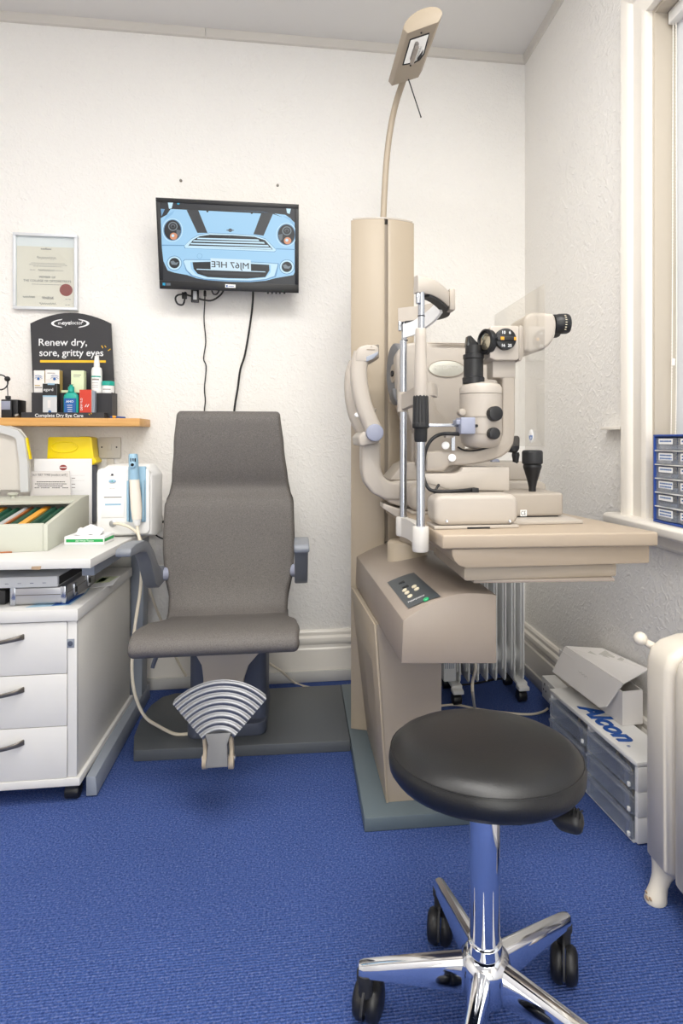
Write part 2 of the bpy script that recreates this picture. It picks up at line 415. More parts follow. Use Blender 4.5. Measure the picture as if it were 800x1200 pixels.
# skirting: tall moulded board with a plain trunking strip at its foot
prof = [(0, .225), (.011, .225), (.016, .217), (.016, .203), (.024, .194), (.026, .182), (.024, .170), (.018, .163), (.018, .150), (.023, .143), (.023, .05), (0, .05)]
mb = MB(); mb.prism([(BY - p, z) for p, z in prof], LX, RX - .02, 'x'); b = struct('baseboard_back', mb, M['gloss'])
mb = MB(); mb.box(LX, RX - .03, BY - .03, BY, 0, .0495, .003); mb.build('trunking', M['trunk'], b)
mb = MB(); mb.prism([(RX - p, z) for p, z in prof], FY, BY, 'y'); b = struct('baseboard_right', mb, M['gloss'])
mb = MB(); mb.box(RX - .03, RX, FY, BY - .03, 0, .0495, .003); mb.build('trunking', M['trunk'], b)
mb = MB(); mb.prism([(LX + p, z) for p, z in prof], FY, BY - .03, 'y'); struct('baseboard_left', mb, M['gloss'])
# cornice strips
tp = [(0, 0), (.016, 0), (.016, -.006), (.010, -.034), (.003, -.038), (0, -.038)]
xj = aY(240, 33, 2.63).x
mb = MB()
for a, b_ in ((LX, xj - .001), (xj + .001, RX - .0)): mb.prism([(BY - p, CZ + z) for p, z in tp], a, b_, 'x')
struct('trim_1', mb, M['trimgrey'])
mb = MB(); mb.prism([(RX - p, CZ + z) for p, z in tp], FY, BY - .01, 'y'); struct('trim_2', mb, M['trimgrey'])

# window: moulded casing, reveal, sill, sash, pane
win = bpy.data.objects.new('window_1', None); C.objects.link(win); win['kind'] = 'structure'; win.location = (RX, WY1, WZ0); WM[win.name] = Matrix.Translation(win.location)
cp = [(0, 0), (0, .022), (.012, .026), (.02, .026), (.024, .020), (.075, .018), (.08, .026), (.092, .032), (.118, .034), (.128, .028), (.132, .012), (.132, 0)]
mb = MB(); mb.slab([(RX - h, WY1 + u, WZ0 + .03) for u, h in cp], [(RX - h, WY1 + u, WZ1 + u) for u, h in cp])
mb.slab([(RX - h, WY1 + u, WZ1 + u) for u, h in cp], [(RX - h, WY0 - u, WZ1 + u) for u, h in cp])
mb.slab([(RX - h, WY0 - u, WZ0 + .03) for u, h in cp], [(RX - h, WY0 - u, WZ1 + u) for u, h in cp])
mb.build('casing', M['gloss'], win)
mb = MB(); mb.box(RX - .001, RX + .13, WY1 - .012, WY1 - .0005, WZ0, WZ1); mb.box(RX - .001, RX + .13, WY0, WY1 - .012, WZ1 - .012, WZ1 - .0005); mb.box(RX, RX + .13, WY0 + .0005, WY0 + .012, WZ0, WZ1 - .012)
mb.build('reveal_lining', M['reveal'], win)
mb = MB(); mb.prism([(RX - .065, .812), (RX - .058, .806), (RX + .125, .806), (RX + .125, .842), (RX - .055, .842), (RX - .066, .834)], .25, 1.83, 'y', .004)
mb.prism([(RX - .035, .806), (RX - .028, .775), (RX - .004, .76), (RX - .001, .806)], .27, 1.81, 'y')
mb.build('sill', M['gloss'], win)
fx = RX + .13
mb = MB()
for a in ((WY0, WY1, WZ0, WZ0 + .07), (WY0, WY1, WZ1 - .06, WZ1), (WY0, WY0 + .06, WZ0 + .07, WZ1 - .06), (WY1 - .06, WY1, WZ0 + .07, WZ1 - .06), (WY0 + .06, WY1 - .06, 1.57, 1.62)):
    mb.box(fx, fx + .045, a[0] + .001, a[1] - .001, a[2] + .001, a[3] - .001, .004)
mb.build('sash_frame', M['gloss'], win)
for z0, z1 in ((WZ0 + .07, 1.57), (1.62, WZ1 - .06)):
    MB().box(fx + .02, fx + .024, WY0 + .06, WY1 - .06, z0, z1).build('pane', M['glass'], win)

# made-up window behind the camera, added to let the fill light in
w2 = bpy.data.objects.new('fill_window', None); C.objects.link(w2); w2['kind'] = 'structure'; w2.location = (.15, FY, .28); WM[w2.name] = Matrix.Translation(w2.location)
mb = MB()
for a in ((-.62, .92, .28, .34), (-.62, .92, 2.16, 2.22), (-.62, -.56, .34, 2.16), (.86, .92, .34, 2.16), (.13, .17, .34, 2.16)): mb.box(a[0] + .001, a[1] - .001, FY - .08, FY - .03, a[2] + .001, a[3] - .001, .004)
mb.build('sash_frame', M['gloss'], w2)
for x0_, x1_ in ((-.56, .13), (.17, .86)): MB().box(x0_, x1_, FY - .06, FY - .056, .34, 2.16).build('pane', M['glass'], w2)
MB().box(-.68, .98, FY - .02, FY + .06, .25, .28, .004).build('sill', M['gloss'], w2)

# ceiling light panels, out of view; the last two added for ambient fill
for i, (x, y) in enumerate(PANELS):
    t = thing('ceiling_light_and_fill', ['flush ceiling light panel nearest the lamp head of the instrument stand', 'flush ceiling light panel over the desk side of the room', 'added ceiling fill panel nearest the roller blind behind the stool', 'added ceiling fill panel farthest from the examination chair'][i], 'ceiling light', (x, y, CZ), group='ceiling light panels')
    mb = MB()
    mb.box(x - .62, x + .62, y - .33, y - .30, CZ - .04, CZ - .001); mb.box(x - .62, x + .62, y + .30, y + .33, CZ - .04, CZ - .001)
    mb.box(x - .62, x - .59, y - .30, y + .30, CZ - .04, CZ - .001); mb.box(x + .59, x + .62, y - .30, y + .30, CZ - .04, CZ - .001)
    mb.build('frame', M['whitepl'], t)
    MB().box(x - .59, x + .59, y - .30, y + .30, CZ - .025, CZ - .005).build('diffuser', M['diffuser'], t)

# ================================================================== STOOL
SX, SY = .3383, 1.04
t = thing('swivel_stool', 'round black vinyl swivel stool on a chrome five-legged castor base', 'stool', (SX, SY, 0))
ST = .543
QX = Matrix.Translation((SX, SY, ST)) @ Euler((R(-4), R(1.5), 0)).to_matrix().to_4x4() @ Matrix.Translation((-SX, -SY, -ST))   # the seat is slightly tipped
mb = MB(); mb.X = QX; mb.lathe([(.02, ST + .002), (.08, ST + .001), (.119, ST - .003), (.148, ST - .010), (.163, ST - .018), (.1705, ST - .027)], (SX, SY, 0), n=48)
mb.build('seat_top', M['leather'], t, 60)
mb = MB(); mb.X = QX; mb.lathe([(.1700, ST - .0275), (.1730, ST - .033), (.1750, ST - .044), (.1735, ST - .058), (.167, ST - .067), (.152, ST - .071), (.01, ST - .071)], (SX, SY, 0), n=48)
st = mb.build('seat_side', M['leather'], t, 60)
mb = MB(); mb.X = QX; mb.tube([(SX + .1713 * math.cos(k * math.pi / 24), SY + .1713 * math.sin(k * math.pi / 24), ST - .0275) for k in range(49)], .0014, 5, 0)
mb.build('piping', M['leather'], st)
mb = MB(); mb.cyl((SX, SY, .444), (SX, SY, .470), .07); mb.cyl((SX, SY, .42), (SX, SY, .44), .022); mb.build('seat_plate', M['blackm'], t)
mb = MB(); mb.rcyl((SX, SY, .13), (SX, SY, .428), .0275, .002, 28); mb.build('gas_column', M['chrome'], t, 40)
# lever under the seat, pointing right and slightly forward
lv = MB(); a = Vector((SX + .02, SY, .448)); e = aZ(684, 968, .425)
d = (e - a); lv.tube([a + Vector((.02, 0, 0)), a + d * .55, a + d * .75 + Vector((0, 0, -.003)), e + Vector((0, 0, .004))], lambda q: .009 if q < .5 else (.009 + .011 * min(1, (q - .5) / .2)) * (1 if q < .85 else math.sqrt(max(.02, 1 - ((q - .85) / .15) ** 2))), 12, 8)
lever = lv.build('height_lever', M['black'], t)
lv = MB()
for k in range(6):
    p = e - d.normalized() * (.004 + k * .006); n_ = Vector((-d.y, d.x, 0)).normalized()
    lv.tube([p - n_ * .012 + Vector((0, 0, .016)), p + Vector((0, 0, .0245)), p + n_ * .012 + Vector((0, 0, .016))], .0012, 4, 3)
lv.build('grip_rib', M['rubber'], lever)
mb = MB(); mb.lathe([(.030, .150), (.036, .147), (.044, .138), (.047, .125), (.047, .085), (.042, .077), (.02, .075)], (SX, SY, 0), n=32); mb.lathe([(.0285, .170), (.031, .168), (.031, .145)], (SX, SY, 0), n=28)
mb.build('hub', M['chrome'], t, 50)
for k, ang in enumerate((26, 98, 170, 242, 314)):
    a = R(ang); D = Vector((math.cos(a), math.sin(a), 0)); N = Vector((-D.y, D.x, 0)); o = Vector((SX, SY, 0))
    rings = []
    for q, wd, zt, zb in ((.035, .017, .142, .083), (.12, .0155, .132, .091), (.195, .0145, .122, .097), (.222, .0142, .118, .099), (.230, .011, .116, .101)):
        p = o + D * q; zt_ = zt
        rings.append([p + N * wd + Vector((0, 0, zb)), p + N * (wd * .98) + Vector((0, 0, zt - .010)), p + N * (wd * .62) + Vector((0, 0, zt - .002)), p + Vector((0, 0, zt)),
                      p - N * (wd * .62) + Vector((0, 0, zt - .002)), p - N * (wd * .98) + Vector((0, 0, zt - .010)), p - N * wd + Vector((0, 0, zb))])
    MB().loft(rings).build('leg', M['chrome'], t, 40)
    p = o + D * .218; sd = R((40, -25, 75, 10, -30)[k]); cd = Vector((math.cos(a + sd), math.sin(a + sd), 0)); cn = Vector((-cd.y, cd.x, 0))
    mb = MB(); c = p + cd * -.018 + Vector((0, 0, .0335))
    for sg in (-1, 1):
        mb.lathe([(.004, 0), (.020, .0005), (.029, .004), (.0330, .011), (.0333, .018), (.0320, .0235)], c + cn * (.027 * sg), cn * -sg, 24)
    cst = mb.build('caster', M['black'], t, 40)
    mb = MB(); mb.cyl(p + Vector((0, 0, .060)), p + Vector((0, 0, .106)), .0135); mb.cyl(p + Vector((0, 0, .088)), p + Vector((0, 0, .1005)), .0165)
    arch = [c + cd * (.0355 * math.cos(R(q))) + Vector((0, 0, .0355 * math.sin(R(q)))) for q in range(10, 176, 15)]
    mb.sweep(arch, [(-.015, -.0015), (.015, -.0015), (.015, .003), (-.015, .003)], up=cn, smooth=0)
    mb.build('hood', M['blackm'], cst)

# ================================================================== EXAMINATION CHAIR
CX = -.243
t = thing('examination_chair', 'grey upholstered examination chair with armrests and ridged metal footrest', 'chair', (CX, 2.2, 0))
def outline_curve(front, back): return [Vector((0, y, z)) for y, z in front] + [Vector((0, y, z)) for y, z in back]
def resample(P_, n):
    P_ = [Vector((a, b, 0)) for a, b in P_]; L_ = [0]
    for a, b in zip(P_, P_[1:]): L_.append(L_[-1] + (b - a).length)
    out = []; i = 0
    for k in range(n):
        d = L_[-1] * k / (n - 1)
        while i < len(P_) - 2 and L_[i + 1] < d: i += 1
        q = (d - L_[i]) / max(1e-9, L_[i + 1] - L_[i]); p = P_[i].lerp(P_[i + 1], q); out.append((p.x, p.y))
    return out
def cushion_mesh(rings):
    """lofts the rings and closes both ends with strips between the front and back curves"""
    t_ = bmesh.new(); V = [[t_.verts.new(q) for q in r] for r in rings]; n = len(V[0]); h = n // 2
    for i in range(len(V) - 1):
        for j in range(n): k = (j + 1) % n; t_.faces.new((V[i][j], V[i][k], V[i + 1][k], V[i + 1][j]))
    for r in (V[0], V[-1]):
        for i in range(h - 1): t_.faces.new((r[i], r[i + 1], r[n - 2 - i], r[n - 1 - i]))
    bmesh.ops.recalc_face_normals(t_, faces=t_.faces); return MB()._add(t_)
def cushion(front, back, hw, cxf, inset=.014):
    """closed side profile (y,z) swept across x; hw(z,y) half width, edges rolled"""
    front = resample(front, 44); back = resample(back, 44)
    prof_ = [Vector((0, y, z)) for y, z in front] + [Vector((0, y, z)) for y, z in back]
    ctr = sum(prof_, Vector()) / len(prof_); n = len(front)
    rings = []
    RO = abs(inset); angs = (90, 70, 50, 30, 12, 0)
    sec = [(-1, RO * (1 - math.sin(R(k))), 1 - math.cos(R(k))) for k in angs] + [(f, 0, 0) for f in (-.6, -.3, 0, .3, .6)] + [(1, RO * (1 - math.sin(R(k))), 1 - math.cos(R(k))) for k in angs[::-1]]
    for s_, dx_, ins in sec:
        if abs(s_) == 1: dx_ = RO * (1 - math.sin(math.acos(1 - ins)))
        ring = []
        m = len(prof_)
        for i, p in enumerate(prof_):
            a = prof_[i - 1]; b = prof_[(i + 1) % m]; tg = (b - a); nn = Vector((0, tg.z, -tg.y)).normalized()
            q = p + nn * (inset * ins) * INW
            ring.append(Vector((cxf(p.y, p.z) + s_ * (hw(p.y, p.z) - dx_), q.y, q.z)))
        rings.append(ring)
    return rings
def smooth2(P, k): return [(v.x, v.y) for v in spline([Vector((a, b, 0)) for a, b in P], k)]
def interp(tab, x):
    if x <= tab[0][0]: return tab[0][1]
    for (a, b), (c_, d_) in zip(tab, tab[1:]):
        if x <= c_:
            q = (x - a) / (c_ - a); q = q * q * (3 - 2 * q); return b + (d_ - b) * q
    return tab[-1][1]
# backrest: front surface from the top down, then back surface upwards
fr = smooth2([(2.262, 1.186), (2.246, 1.180), (2.238, 1.165), (2.236, 1.12), (2.240, 1.05), (2.252, .97), (2.268, .915), (2.270, .893), (2.254, .872), (2.236, .85), (2.222, .80), (2.206, .70), (2.192, .61), (2.178, .54), (2.150, .487), (2.105, .462)], 4)
bk = smooth2([(2.10, .415), (2.17, .43), (2.225, .50), (2.25, .62), (2.27, .80), (2.305, .92), (2.298, 1.05), (2.284, 1.17), (2.274, 1.184)], 3)
INW = -1
hwb = [(.45, .207), (.52, .212), (.60, .232), (.70, .238), (.84, .236), (.885, .222), (.93, .214), (1.05, .202), (1.18, .190)]
mb = cushion_mesh(cushion(fr, bk, lambda y, z: interp(hwb, z), lambda y, z: CX - .004 - (z - .5) * .014, .016))
mb.build('backrest', M['fabric'], t, 60)
fr = smooth2([(2.165, .470), (2.10, .466), (2.02, .480), (1.93, .500), (1.84, .512), (1.79, .511), (1.762, .500), (1.748, .483), (1.748, .464), (1.765, .449)], 4)
bk = smooth2([(1.80, .443), (1.90, .436), (2.03, .420), (2.14, .415), (2.17, .44)], 3)
hws = [(1.74, .243), (1.82, .246), (1.93, .238), (2.05, .216), (2.13, .206), (2.2, .206)]
mb = cushion_mesh(cushion(fr, bk, lambda y, z: interp(hws, y), lambda y, z: CX + .002, .016))
mb.build('seat', M['fabric'], t, 60)
# shell behind the upholstery
mb = MB(); mb.box(CX - .10, CX + .10, 2.262, 2.30, .45, .80, .012); mb.box(CX - .13, CX + .13, 1.95, 2.26, .39, .425, .01); mb.build('under_frame', M['slate'], t)
# pedestal and base plate
mb = MB(); p0 = aY(222, 760, 2.14); p1 = aY(312, 760, 2.14)
mb.prism(rrect(p0.x, p1.x, 2.13, 2.38, .03), .075, .40, 'z'); pd = mb.build('pedestal', M['slate'], t)
mb = MB(); mb.prism(rrect(p0.x - .006, p1.x + .002, 2.10, 2.40, .035), .0395, .085, 'z', .006); mb.build('pedestal_foot', M['slate'], pd)
# beige flared cover between seat and footrest
A = []; B = []
for px0, px1, py, Y0 in ((215, 318, 757, 2.06), (228, 303, 766, 2.055), (236, 291, 780, 2.045), (238, 286, 795, 2.03), (238, 284, 812, 2.01), (238, 283, 830, 1.97)):
    q0 = aY(px0, py, Y0); q1 = aY(px1, py, Y0); A.append(q0); B.append(q1)
mb = MB(); mb.loft([[q0, q1, q1 + Vector((0, .05, 0)), q0 + Vector((0, .05, 0))] for q0, q1 in zip(A, B)], bev=.004); mb.build('leg_cover', M['ivory'], t)
# footrest: fan plate of ridged aluminium, leaning back
ap = aY(255, 886.5, 1.66); u = Vector((0, math.sin(R(24)), math.cos(R(24)))); nrm = Vector((0, -math.cos(R(24)), math.sin(R(24)))); ux = Vector((1, 0, 0))
pxs = 1 / ((aY(256, 889, 1.66) - aY(255, 889, 1.66)).x)
r0, r1, al = 26 / pxs, 85.5 / pxs, 43.2
def fan_pt(r, a_, h): return ap + (ux * math.sin(R(a_)) + u * math.cos(R(a_))) * r + nrm * h
mb = MB(); rows = []
NR, NA = 96, 28
for i in range(NR + 1):
    q = i / NR; r = r0 + (r1 - r0) * q; ph = q * 8.0
    h = .006 + .0042 * (.5 - .5 * math.cos(2 * math.pi * ph)) ** .7
    if q > .985: h = .006
    ex = al if q < .93 else al - 3.2 * ((q - .93) / .07) ** 2
    rows.append([fan_pt(r, -ex + 2 * ex * j / NA, h) for j in range(NA + 1)])
t_ = bmesh.new(); V = [[t_.verts.new(p) for p in rw] for rw in rows]
for i in range(NR):
    for j in range(NA): t_.faces.new((V[i][j], V[i][j + 1], V[i + 1][j + 1], V[i + 1][j]))
ge = bmesh.ops.extrude_face_region(t_, geom=list(t_.faces)); vs = [g for g in ge['geom'] if isinstance(g, bmesh.types.BMVert)]
for v in vs: v.co -= nrm * .010
bmesh.ops.recalc_face_normals(t_, faces=t_.faces); mb._add(t_)
fp = mb.build('footrest_plate', M['ridged'], t, 50)
tong = [fan_pt(0, 0, 0) + ux * x_ + u * y_ for x_, y_ in ((-.036, r0 * .9 + .004), (.036, r0 * .9 + .004), (.026, .030), (.030, -.026), (-.030, -.026), (-.026, .030))]
mb = MB(); mb.slab([p + nrm * .004 for p in tong], [p + nrm * .016 for p in tong], .003); mb.build('tongue', M['tonguegrey'], fp)
for px in (240.5, 271):
    mb = MB(); c0 = aY(px, 892, 1.685); c1 = aY(px, 850, 1.72)
    mb.sweep([c0 + Vector((0, -.005, -.003)), c0 + Vector((0, .01, .03)), c1, c1 + Vector((0, .22, -.03))], rrect(-.006, .006, -.016, .016, .005, 2), up=(0, -1, .3)); mb.rcyl(c0 + Vector((-.0075, 0, 0)), c0 + Vector((.0075, 0, 0)), .02, .002)
    mb.build('footrest_arm', M['beige'], t)
mb = MB(); mb.rcyl(aY(236, 888, 1.70), aY(276, 888, 1.70), .008); mb.build('hinge_pin', M['alu'], fp)
# release lever hanging under the seat
q = aY(185, 765, 1.96); mb = MB(); mb.tube([q + Vector((.02, .02, .05)), q + Vector((.006, 0, .015)), aY(181, 775, 1.95), aY(178.5, 783, 1.945)], lambda s: .009 - .003 * s, 8); mb.build('release_lever', M['slate'], t)
# armrests: pad forwards, dog-leg back down to the pivot on the backrest
def armrest(X0, X1, piv):
    pr = [(1.765, .742), (1.762, .756), (1.772, .765), (1.83, .770), (1.92, .764), (1.98, .748), (2.04, .710), (2.10, .655), (2.14, .630), (2.22, .622), (2.225, .570), (2.12, .566), (2.07, .590), (2.0, .680), (1.95, .720), (1.88, .734)]
    mb = MB(); mb.prism(smooth2(pr, 1), X0, X1, 'x', .005, 2, 40); a = mb.build('armrest', M['armgrey'], t)
    mb = MB(); xm = (X0 + X1) / 2; mb.rcyl((xm, 2.185, .596), (piv, 2.20, .596), .024, .004); mb.build('pivot', M['lavender'], a)
    return a
armrest(-.520, -.476, -.468); armrest(-.012, .034, -.02)
# base plate
bp = [(-.546, 2.055), (.1802, 2.030), (.1802, 2.50), (-.50, 2.50), (-.545, 2.47), (-.572, 2.40), (-.582, 2.28), (-.572, 2.16)]
MB().prism(bp, 0, .039, 'z', .004).build('base_plate', M['basedark'], t)

# ================================================================== REFRACTION STAND (column, console, table, lamp)
t = thing('refraction_stand', 'tall beige instrument stand with column, console, swing table and overhead lamp', 'stand', (.30, 2.15, 0))
MB().prism([(.181, 1.607), (.50, 1.602), (.50, 2.50), (.181, 2.50)], 0, .040, 'z', .004).build('base_plate', M['basegrey'], t)
zt = aY(411, 257, 2.10).z
x0 = aY(411, 300, 2.11).x; x1 = aY(485, 300, 2.11).x; xs = aY(449.6, 300, 2.1).x; xe = aY(453.4, 300, 2.1).x
def colpoly(a, b):                                  # convex front
    xm, hw_ = (x0 + x1) / 2, (x1 - x0) / 2; out = []
    for k in range(9):
        x = a + (b - a) * k / 8; out.append((x, 2.11 - .030 * (1 - ((x - xm) / hw_) ** 2)))
    return out
for a, b in ((x0, xs), (xe, x1)):
    MB().prism(colpoly(a, b) + [(b - .03 * (b - x0) / (x1 - x0), 2.36), (a + .075 * (x1 - a) / (x1 - x0), 2.36)], .041, zt, 'z', .0015).build('column_shell', M['beige'], t)
MB().box(xs - .003, xe + .003, 2.10, 2.12, .041, zt - .012).build('column_slot', M['legpanel'], t)
MB().prism(colpoly(x0 + .006, x1 - .006) + [(x1 - .04, 2.35), (x0 + .085, 2.35)], zt + .0005, zt + .006, 'z').build('column_cap', M['ivory'], t)
# leg panel under the console
bl0, bl1 = Vector((.248, 2.075, .041)), Vector((.257, 1.668, .041)); tl0, tl1 = aY(413, 690, 2.075), aY(441, 726, 1.668)
xr = aY(517, 800, 1.668).x
tl0.z = .5515; tl1.z = .5515
mb = MB(); mb.hexa([bl1, (xr, 1.668, .041), (xr, 2.07, .041), bl0, tl1, (xr, 1.668, .5515), (xr, 2.07, .5515), tl0]); lp = mb.build('leg_panel', M['legpanel'], t)
q = [Vector((.2495, 2.078, .041)), Vector((.2565, 1.664, .041)), aY(440.8, 732, 1.664), aY(413.4, 688, 2.078)]
mb = MB(); mb.slab(q, [p + Vector((-.006, 0, 0)) for p in q], .001); mb.build('side_sheet', M['beige'], lp)
# console: long box, arched top, at a slight angle
Yc = 1.375
f1, f2, f3, f4 = aY(472, 727, Yc), aY(470, 778, Yc), aY(582, 778, Yc + .014), aY(582, 697, Yc + .014)
bdir = aY(415, 648, 2.16) - f1
arch = [f1]
for k in range(1, 9):
    s_ = k / 9; arch.append(f1.lerp(f4, s_) + Vector((0, 0, .031 * math.sin(math.pi * min(1, s_ * 1.0)) * (1 - .15 * s_))))
ringA = arch + [f4, f3, f2]
sh = Vector((bdir.x, bdir.y, bdir.z))
mb = MB(); mb.slab(ringA, [p + sh for p in ringA], .004, 2, 30); con = mb.build('console', M['beige2'], t, 25)
# control panel let into the sloping part of the console top: corners found on the arch
def on_console(u, v):                               # u 0..1 across the arch, v metres back from the front
    u2 = max(0, min(1, u)) * 9; i = min(8, int(u2)); ring = arch + [f4]
    p = ring[i].lerp(ring[i + 1], u2 - i); return p + sh.normalized() * v
def proj(p):
    d = p.x * cs + p.y * cc; r = p.x * cc - p.y * cs; return PX + F * r / d, HY - F * (p.z - CH) / d
def console_uv(px, py):
    best = None; U0, U1, V0, V1 = 0, 1, 0, .7
    for it in range(4):
        bb = (1e9, 0, 0)
        for i in range(15):
            for j in range(15):
                a = U0 + (U1 - U0) * i / 14; b = V0 + (V1 - V0) * j / 14; q = proj(on_console(a, b)); e = (q[0] - px) ** 2 + (q[1] - py) ** 2
                if e < bb[0]: bb = (e, a, b)
        du, dv = (U1 - U0) / 10, (V1 - V0) / 10; U0, U1, V0, V1 = bb[1] - du, bb[1] + du, bb[2] - dv, bb[2] + dv
    return bb[1], bb[2]
cor = [console_uv(*q) for q in ((453.8, 683.2), (485, 671.7), (516.7, 700), (478.8, 713.8))]   # far-left, far-right, near-right, near-left
def on_panel(s_, r_, h):                            # s_ across 0..1, r_ from far to near 0..1
    a = [cor[0][k] * (1 - s_) + cor[1][k] * s_ for k in (0, 1)]; b = [cor[3][k] * (1 - s_) + cor[2][k] * s_ for k in (0, 1)]
    uu, vv = [a[k] * (1 - r_) + b[k] * r_ for k in (0, 1)]
    p = on_console(uu, vv); p1 = on_console(uu + .02, vv); n = (p1 - p).cross(sh).normalized()
    if n.z < 0: n = -n
    return p + n * h
top = [[on_panel(i / 10, j / 4, .0022) for i in range(11)] for j in range(5)]
mb = MB(); mb.loft(top, closed=False); pan = mb.build('control_panel', M['ckey'], con)
def panel_px(px, py, h=.0035):
    best = (1e9, 0, 0)
    for i in range(41):
        for j in range(41):
            q = proj(on_panel(i / 40, j / 40, h)); e = (q[0] - px) ** 2 + (q[1] - py) ** 2
            if e < best[0]: best = (e, i / 40, j / 40)
    return best[1], best[2]
def pbutton(px, py, r, m, sx=1.):
    a, b = panel_px(px, py); c = on_panel(a, b, .0018); n = (on_panel(a, b, .01) - c).normalized()
    mb = MB(); mb.lathe([(r, 0), (r, .003), (r * .8, .0042), (r * .02, .0046)], c, n, 16); o = mb.build('button', m, pan)
for px, py in ((485, 687.5), (488, 690.7), (473.7, 691.7), (477, 695), (480.2, 698.2)): pbutton(px, py, .0072, M['ivorykey'])
pbutton(499.3, 701.8, .0075, M['greenled'])
for px, py in ((470, 683), (474.5, 687.5)):
    a, b = panel_px(px, py); mb = MB(); mb.slab([on_panel(a + i, b + j, .0015) for i, j in ((-.10, -.012), (.10, -.03), (.10, .03), (-.10, .012))], [on_panel(a + i, b + j, .004) for i, j in ((-.10, -.012), (.10, -.03), (.10, .03), (-.10, .012))]); mb.build('rocker', M['blackm'], pan)
a, b = panel_px(477.5, 706.5); o_ = on_panel(a, b, .003); text('TOPCON', .011, frame3(o_, on_panel(a + .1, b, .003) - o_, on_panel(a, b - .1, .003) - o_), M['whiteink'], pan, bold=.02)

# swivel post and arm that carry the table
pc = aY(477, 640, 1.86); mb = MB(); mb.lathe([(.068, 0), (.064, .006), (.064, .085), (.058, .092), (.01, .092)], (pc.x, pc.y, .665), n=28); mb.build('swivel_post', M['beige'], t, 50)
TZ = .8565
FL, FR = aZ(518, 627, TZ), aZ(771.5, 623.5, TZ)
BL = FL + (aZ(502, 618, TZ) - FL).normalized() * .70
BR = FR + (aZ(704, 610, TZ) - FR).normalized() * .50
tab = [FL, FR, BR, Vector((BR.x - .05, BL.y, TZ)), BL]
def flat(poly, z): return [Vector((p.x, p.y, z)) for p in poly]
mb = MB(); mb.slab(flat(tab, TZ - .034), flat(tab, TZ), .005, 3); tt = mb.build('table_top', M['tablebeige'], t)
# accessory tray under the table: rounded lower front corner
Yt = FL.y + .006
L0, L1 = aY(529.5, 650, Yt).x, FR.x - .006
zb = aY(600, 664.5, Yt).z
pr = [(L1, TZ - .035), (L1, zb), (L0 + .035, zb), (L0 + .016, zb + .007), (L0 + .006, zb + .018), (L0, TZ - .050), (L0, TZ - .035)]
mb = MB(); mb.prism(pr, Yt, Yt + .33, 'y', .003); mb.build('drawer_tray', M['tablebeige'], t)
zc = aY(600, 679, Yt + .012).z
L2 = aY(544, 670, Yt + .01).x; L3 = aY(722.5, 670, Yt + .01).x
mb = MB(); mb.prism(rrect(L2, L3, zc, zb - .0005, .006, 3), Yt + .012, Yt + .33, 'y', .003); mb.build('under_tray', M['legpanel'], t)
zd = aY(600, 683, Yt + .01).z
P_ = [aZ(555, 683.5, zd), aZ(720, 681.5, zd), aZ(700, 668, zd), aZ(518, 657, zd)]
mb = MB(); mb.slab(flat(P_, zd), flat(P_, zc - .0005), .001); mb.build('support_plate', M['beige2'], t)
q0 = aZ(518, 655, zd + .006); mb = MB(); mb.slab([(pc.x - .03, pc.y - .02, .757), (q0.x + .02, q0.y - .06, .757), (q0.x + .30, q0.y, .757), (pc.x + .05, pc.y + .04, .757)], [(pc.x - .03, pc.y - .02, TZ - .036), (q0.x + .02, q0.y - .06, TZ - .036), (q0.x + .30, q0.y, TZ - .036), (pc.x + .05, pc.y + .04, TZ - .036)], .004)
mb.build('swing_arm', M['legpanel'], t)
# lamp arm and lamp head
LZ = 2.352
n0, n1 = aZ(478, 38, LZ), aZ(512.5, 27, LZ); f0, f1_ = aZ(459, 101, LZ), aZ(490, 91, LZ)
mid_f = (f0 + f1_) / 2; ld = ((n0 + n1) / 2 - mid_f); lx = (f1_ - f0).normalized()
a0 = aY(449, 256, 2.16)
arm = [a0, aY(450.5, 222, 2.16), aY(453, 185, 2.158), aY(457.5, 150, 2.152), aY(464, 120, 2.142), mid_f + Vector((0, 0, .022))]
mb = MB(); mb.tube(arm, .0115, 12, 6); la = mb.build('lamp_arm', M['beige'], t)
mb = MB(); mb.lathe([(.022, 0), (.022, .004), (.013, .009), (.0116, .012)], (a0.x, a0.y, zt + .0055)); mb.build('arm_collar', M['ivory'], la)
hw_ = (f1_ - f0).length / 2
def dome(o):
    out = [o - lx * hw_, o + lx * hw_]; h2 = hw_ + .014
    for k in range(0, 13):
        a = R(180 * k / 12); out.append(o + lx * h2 * math.cos(a) + Vector((0, 0, .020 + .040 * math.sin(a))))
    return out
mb = MB(); mb.slab(dome(mid_f), dome(mid_f + ld), .002, 2, 40); lh = mb.build('lamp_head', M['beige'], t)
wq = [aZ(480.6, 46.5, LZ - .001), aZ(502.8, 39, LZ - .001), aZ(500, 50, LZ - .001), aZ(496.5, 63, LZ - .001), aZ(491.5, 70, LZ - .001), aZ(485, 73.5, LZ - .001), aZ(472, 76, LZ - .001)]
c_ = sum(wq, Vector()) / len(wq)
mb = MB(); mb.slab(wq, [p + Vector((0, 0, .0015)) for p in wq]); wn = mb.build('lamp_window', M['reflector'], lh)
mb = MB(); mb.tube(wq + [wq[0]], .0022, 6, 0); mb.build('window_rim', M['blackm'], wn)
lxn = ld.normalized()
mb = MB(); mb.cyl(c_ - lxn * .045 - lx * .012 + Vector((0, 0, -.006)), c_ + lxn * .035 - lx * .012 + Vector((0, 0, -.006)), .007); mb.build('lamp_tube', M['ivory2'], wn)
mb = MB(); mb.slab([c_ + lx * .008 - lxn * .045, c_ + lx * .020 - lxn * .04, c_ + lx * .020 - lxn * .005], [p + Vector((0, 0, -.003)) for p in (c_ + lx * .008 - lxn * .045, c_ + lx * .020 - lxn * .04, c_ + lx * .020 - lxn * .005)]); mb.build('reflector_edge', M['blackm'], wn)
